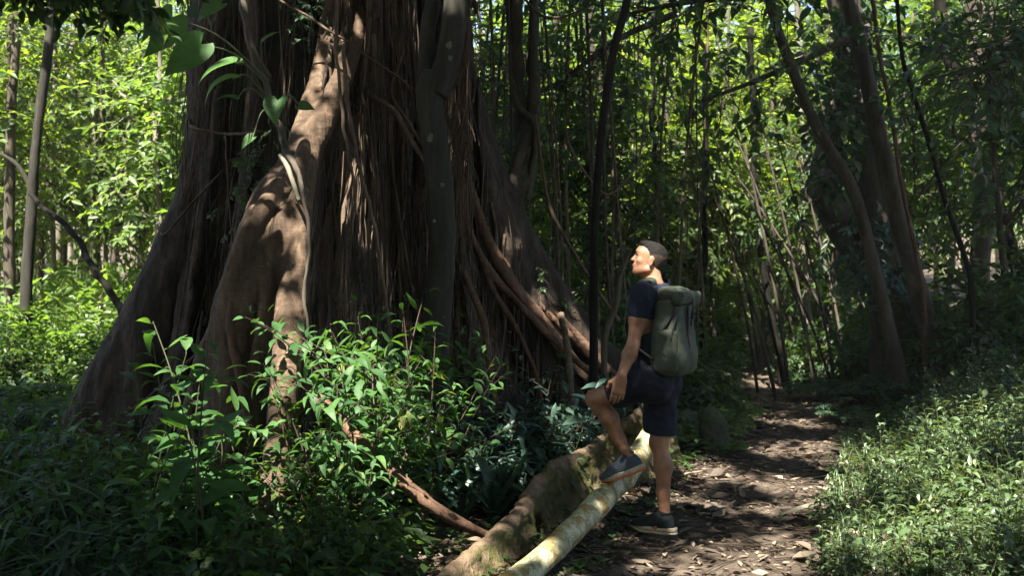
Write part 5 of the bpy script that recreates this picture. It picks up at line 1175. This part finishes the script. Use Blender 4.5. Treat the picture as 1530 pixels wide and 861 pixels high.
    for s in (1, -1):
        e = h(.0835, .003, .035*s); mm = MB(); ball(mm, e, .0105); oe = raw('eye', mm, M['eye'])
        mm = MB(); ball(mm, e+nrm(hf+hl*.12*s+hu*.1)*.0058, .0064); raw('iris', mm, M['iris'], oe)
        mm = MB(); p = spline([h(.100, .024, .014*s), h(.0975, .032, .031*s), h(.080, .031, .050*s), h(.068, .025, .055*s)], 9); tube(mm, p, np.interp(np.linspace(0, 1, 9), [0, .3, 1], [.0048, .006, .0035]), 6); raw('eyebrow', mm, M['hair'])
        mm = MB(); p = spline([h(.094, .006, .022*s), h(.0955, .011, .035*s), h(.083, .006, .049*s)], 9); tube(mm, p, .0036, 5); raw('eyelash', mm, M['hair'])
    mm = MB(); tube(mm, spline([h(.0955, -.0655, .018), h(.1015, -.0650, 0), h(.0955, -.0655, -.018)], 11)+hf*-.0005, np.interp(np.linspace(0, 1, 11), [0, .5, 1], [.002, .0042, .002]), 6); raw('lips', mm, M['lip'])
    # hair: cropped sides, longer top swept to the front
    Hs = SDF(Hc-.16, Hc+.17, .0035)
    Hs.ell(h(-.019, .036), HX, np.array((.0995, .0775, .0905))*hs, 0); Hs.ell(h(.024, .086), HX, np.array((.066, .058, .036))*hs, .02); Hs.ell(h(.060, .100), HX, np.array((.030, .045, .020))*hs, .015); Hs.cone(h(-.045, -.045), h(-.058, .02), .041, .041, .03)
    Xg, Yg, Zg = Hs.pts(tuple(slice(0, int(i)) for i in Hs.n)); q = [(Xg-Hc[0])*a[0]+(Yg-Hc[1])*a[1]+(Zg-Hc[2])*a[2] for a in (hf, hu, hl)]; q = [v/hs for v in q]
    # front edge: forehead hairline at the top, temple, then behind the ear down to the nape
    lim = np.interp(q[1], [-.12, -.06, -.03, .0, .02, .045, .07, .085], [-.066, -.058, -.036, .006, .032, .046, .074, .12])
    Hs.D = np.maximum(Hs.D, (q[0]-lim).astype(np.float32)); Hs.D = np.maximum(Hs.D, (-.085-q[1]).astype(np.float32))
    Hs.warp(lambda p: .0022*fbm(np.stack([(p-Hc)@hf*70, (p-Hc)@hu*70, (p-Hc)@hl*160], -1), 2)); low = Hs.D.copy(); Hs.D = np.maximum(Hs.D, (.040+.25*np.maximum(-q[0]-.02, 0)*0-q[1]).astype(np.float32)); part('hair', Hs, M['hair'], 1)
    Hs.D[:] = 1.0; Hs.ell(h(-.0185, .033), HX, np.array((.0990, .0765, .0895))*hs, 0); Hs.cone(h(-.045, -.040), h(-.058, .02), .0412, .041, .03)
    Hs.D = np.maximum(Hs.D, (q[0]-lim+.002).astype(np.float32)); Hs.D = np.maximum(Hs.D, np.maximum(-.066-q[1], q[1]-.060).astype(np.float32)); part('faded_sides', Hs, M['fade'], 1)
    # t-shirt
    S = SDF((P(930, 440, 6)[0]-.04, 5.62, pel[2]-.02), (P(1030, 440, 6)[0]+.05, 6.42, neckb[2]+.06), .0065)
    S.ell(abd+U*-.02, ax, (.100, .142, .19), .06); S.ell(chest+ft*.01, ax, (.115, .162, .21), .06); S.ell(pel+U*.05, ax, (.108, .152, .12), .05)
    S.cone(X+lt*.06+U*.02-ft*.01, LS+U*.012, .074, .072, .05); S.cone(X-lt*.06+U*.02-ft*.01, RS+U*.012, .074, .072, .05)
    for s_, e in ((LS, LE), (RS, RE)): S.cone(s_, s_+(e-s_)*.46, .069, .067, .03)
    S.cone(neckb-U*.045-ft*.015, neckb+U*.005, .078, .071, .03)
    S.warp(lambda p: .011*fbm(np.stack([p[:, 0]*9, p[:, 1]*9, p[:, 2]*7+p[:, 0]*9], -1), 3)+.004*fbm(p*24, 2))
    n = nrm(U*.9-ft*.0+ft*.28); c = neckb+U*-.004; xg, yg, zg = S.pts(tuple(slice(0, int(i)) for i in S.n)); dd = (xg-c[0])*n[0]+(yg-c[1])*n[1]+(zg-c[2])*n[2]; rr = np.sqrt((xg-c[0])**2+(yg-c[1])**2)
    S.D = np.maximum(S.D, np.where(rr < .098, dd, dd-.9*(rr-.098)-.0)).astype(np.float32)
    for s_, e in ((LS, LE), (RS, RE)):
        d = nrm(e-s_); c = s_+(e-s_)*.43; xg, yg, zg = S.pts(tuple(slice(0, int(i)) for i in S.n))
        dd = (xg-c[0])*d[0]+(yg-c[1])*d[1]+(zg-c[2])*d[2]; rr = np.sqrt((xg-c[0])**2+(yg-c[1])**2+(zg-c[2])**2)
        S.D = np.where(rr < .125, np.maximum(S.D, np.where(rr < .112, dd, -1)), S.D).astype(np.float32)
    part('t_shirt', S, M['shirt'], 1)
    # shorts
    T = SDF((P(880, 600, 6)[0], 5.62, P(0, 660, 6)[2]), (P(1030, 600, 6)[0]+.05, 6.45, pel[2]+.17), .0065)
    T.ell(pel+U*.0, ax, (.108, .154, .15), .05); T.ell(abd-U*.09, ax, (.100, .144, .10), .05)
    for s in (1, -1): T.ell(pel-ft*.055+lt*.078*s-U*.03, ax, (.086, .09, .10), .05)
    T.cone(LH, LH+(LK-LH)*.92, .100, .088, .05); T.cone(RH, RH+(RK-RH)*.95, .103, .099, .05)
    T.warp(lambda p: .011*fbm(np.stack([p[:, 0]*8+p[:, 2]*7, p[:, 1]*8, p[:, 2]*6], -1), 3)+.004*fbm(p*24, 2))
    dL = nrm(LK-LH); dR = nrm(RK-RH)
    xg, yg, zg = T.pts(tuple(slice(0, int(i)) for i in T.n))
    def half(c, n): return (xg-c[0])*n[0]+(yg-c[1])*n[1]+(zg-c[2])*n[2]
    cL = half(LH+(LK-LH)*.68, dL); T.D = np.maximum(T.D, np.where(half(pel, dL) > .10, cL, -1)).astype(np.float32)
    T.D = np.maximum(T.D, half(RH+(RK-RH)*.84, nrm(dR+ft*.10))).astype(np.float32)
    part('shorts', T, M['shorts'], 1)
    # shoes
    def shoe(A, fd, up, um, raised):
        fd = nrm(fd); up = nrm(up-fd*np.dot(up, fd)); sd_ = np.cross(up, fd); SX = np.array([fd, sd_, up])
        o = A-fd*.045-up*.088                                        # heel end of the sole plane, under the ankle
        g = lambda f, s, u: o+fd*f+sd_*s+up*u
        K = SDF(o-.36, o+.36, .0055)
        K.ell(g(.045, 0, .045), SX, (.060, .036, .060), .0); K.ell(g(.12, 0, .040), SX, (.09, .040, .045), .03); K.ell(g(.205, .004, .026), SX, (.070, .046, .036), .03)
        K.cone(g(.05, 0, .075), g(.056, 0, .098), .046, .043, .02); K.cone(g(.10, 0, .075), g(.18, 0, .045), .030, .026, .03)
        K.cone(g(.050, 0, .12), g(.055, 0, .095), .034, .036, .012, 's')
        K.cut(g(0, 0, .018), -up); K.cut(g(0, 0, .108), nrm(up-fd*.22)); ob = part('shoe', K, um, 1)
        # midsole and outsole follow the foot outline, tapering from heel to toe
        def sole(name, z0, z1, grow, mat):
            th = np.linspace(0, 2*np.pi, 44, endpoint=False); f = .118-.148*np.cos(th); w = .040+.010*sstep(.1, .2, f)-.004*sstep(.05, .11, f)*(1-sstep(.11, .17, f)); s = np.sign(np.sin(th))*np.abs(np.sin(th))**.62*w
            f = .118+(f-.118)*(1+grow); s = s*(1+grow*2); rise = .022*sstep(.18, .27, f)+.004*sstep(.04, -.03, f); m = MB(); n = 44
            V = np.concatenate([np.stack([f, s, z0+rise], -1), np.stack([f*1.0, s*1.06, (z0+z1)/2+rise], -1), np.stack([f, s, z1+rise*.9], -1), [[.118, 0, z0], [.118, 0, z1]]])
            V = o+V@SX; j = np.arange(n); Q = np.concatenate([np.stack([j+k*n, (j+1) % n+k*n, (j+1) % n+(k+1)*n, j+(k+1)*n], -1) for k in (0, 1)]); T_ = np.concatenate([np.stack([np.full(n, 3*n), (j+1) % n, j], -1), np.stack([np.full(n, 3*n+1), j+2*n, (j+1) % n+2*n], -1)])
            m.add(V, Q, T_); raw(name, m, mat, ob)
        sole('midsole', -.003, .026, .0, M['midsole']); sole('outsole', -.014, -.002, .015, M['outsole' if raised else 'midsole'])
        m = MB()
        for q in range(4):
            f = .115+.022*q; z = .100-.018*q+.004; p = spline([g(f, -.024, z-.012), g(f+.004, 0, z), g(f, .024, z-.012)], 7); band(m, p, np.tile(up+fd*.4, (7, 1)), .006, .003)
        raw('laces', m, M['packdark'], ob)
        m = MB(); p = [A+nrm(A-o)*-.03, A+up*.005, A+up*.035]; tube(m, [g(.052, 0, .07), g(.05, 0, .105), g(.047, 0, .122)], [.040, .041, .0395], 16); raw('sock', m, M['sock'], ob)
    shoe(LA, nrm([-.84, .36, -.38]), U, M['shoe'], True); shoe(RA+U*.012, nrm([-.84, .54, 0.0]), U, M['shoegreen'], False)
    # ------------------------------------------------------------ backpack, carried by the hiker
    b = -ft; c0 = chest+b*.140+U*-.10; bu = nrm(U+b*.02); bl = lt; BX = np.array([b, bl, bu]); bk = thing('backpack', 'olive green roll-top backpack on the back of the hiker', 'backpack', tuple(c0-U*.25))
    def bp(name, sd, mat, it=2):
        V, Q = sd.net(); V = relax(V, Q, it); m = MB(); m.add(V, Q); o = link(name, m.mesh(name), mat); o.parent = bk; o.location = [-c for c in bk.location]; return o
    def bm(name, m, mat):
        o = link(name, m.mesh(name), mat); o.parent = bk; o.location = [-c for c in bk.location]; return o
    w = lambda f, l, u: c0+b*f+bl*l+bu*u
    K = SDF(c0-.40, c0+.40, .0065); K.rbox(w(.0, 0, -.03), BX, (.092, .15, .225), .06, 0, taper=-.10); K.ell(w(.01, 0, -.14), BX, (.11, .165, .12), .05); K.rbox(w(-.005, 0, .17), BX, (.07, .135, .09), .04, .04)
    K.warp(lambda p: .007*fbm((p-c0)*np.array([8, 8, 6]), 3)+.004*fbm(p*24, 2)); bp('main_bag', K, M['pack'])
    K = SDF(w(0, 0, .2)-.3, w(0, 0, .2)+.3, .006); K.chain([w(.075, -.135, .175), w(.078, 0, .185), w(.075, .135, .175)], [.032, .034, .032], .02); K.rbox(w(.045, 0, .215), BX, (.065, .145, .016), .012, .03); K.rbox(w(-.015, 0, .205), BX, (.05, .135, .03), .02, .03)
    K.warp(lambda p: .006*fbm(p*13, 3)); bp('roll_top', K, M['pack'])
    K = SDF(w(0, .14, -.1)-.26, w(0, .14, -.1)+.26, .006); K.rbox(w(.012, .148, -.115), BX, (.072, .026, .125), .024, 0, taper=-.08); K.warp(lambda p: .006*fbm(p*12, 3)+.003*fbm(p*30, 2)); bp('side_pocket', K, M['pack'])
    K = SDF(w(0, -.14, -.1)-.26, w(0, -.14, -.1)+.26, .008); K.rbox(w(.012, -.148, -.115), BX, (.072, .026, .125), .024, 0, taper=-.08); bp('side_pocket', K, M['pack'])
    m = MB(); f = [(.118, .004, .17), (.122, .004, .12), (.118, .006, .05), (.112, .008, .0)]; p = spline([w(*q) for q in [(.04, 0, .236), (.10, 0, .222), (.121, .0, .19), (.122, 0, .14), (.112, .002, .085), (.110, .002, .03)]], 18); band(m, p, p-w(.03, 0, .12), .030, .007); bm('closing_strap', m, M['packdark'])
    m = MB(); p = spline([w(*q) for q in [(.100, .035, .14), (.1005, .035, .06), (.103, .035, -.03), (.117, .035, -.10)]], 14); band(m, p, np.tile(b+bl*.2, (14, 1)), .017, .008); bm('zip_flap', m, M['packdark'])
    m = MB(); p = spline([w(.06, .135, .14), w(.02, .158, .05), w(-.03, .158, -.02)], 10); band(m, p, np.tile(bl, (10, 1)), .015, .005); p = spline([w(.07, .14, .10), w(.06, .165, .02), w(.05, .178, -.05)], 10); band(m, p, np.tile(bl, (10, 1)), .012, .005); bm('compression_strap', m, M['packdark'])
    m = MB(); p = spline([w(-.075, .03, .20), w(-.07, .02, .265), w(-.07, -.02, .265), w(-.075, -.03, .20)], 14); band(m, p, np.tile(b, (14, 1)), .02, .006); bm('haul_loop', m, M['packdark'])
    K = SDF(w(.115, 0, .1)-.06, w(.115, 0, .1)+.06, .003); K.rbox(w(.120, .001, .095), BX, (.008, .021, .026), .005, 0); K.rbox(w(.126, .001, .095), BX, (.006, .010, .012), .003, .002, 's'); bp('buckle', K, M['packdark'])
    for s in (1, -1):
        q = [w(-.085, .075*s, .17), w(-.10, .083*s, .205), X+lt*.118*s-ft*.060+U*.080, X+lt*.12*s+ft*.0+U*.086, X+lt*.122*s+ft*.06+U*.052, X+lt*.122*s+ft*.100+U*-.02, chest+lt*.126*s+ft*.112-U*.03, chest+lt*.158*s+ft*.085-U*.15, w(-.06, .165*s, -.17)]
        p = spline(q, 44); cc = X+lt*.06*s-U*.04; nn = p-cc; nn[:, :2] -= 0; m = MB(); band(m, p, nn, .052, .010); bm('shoulder_strap', m, M['pack'])
hiker()
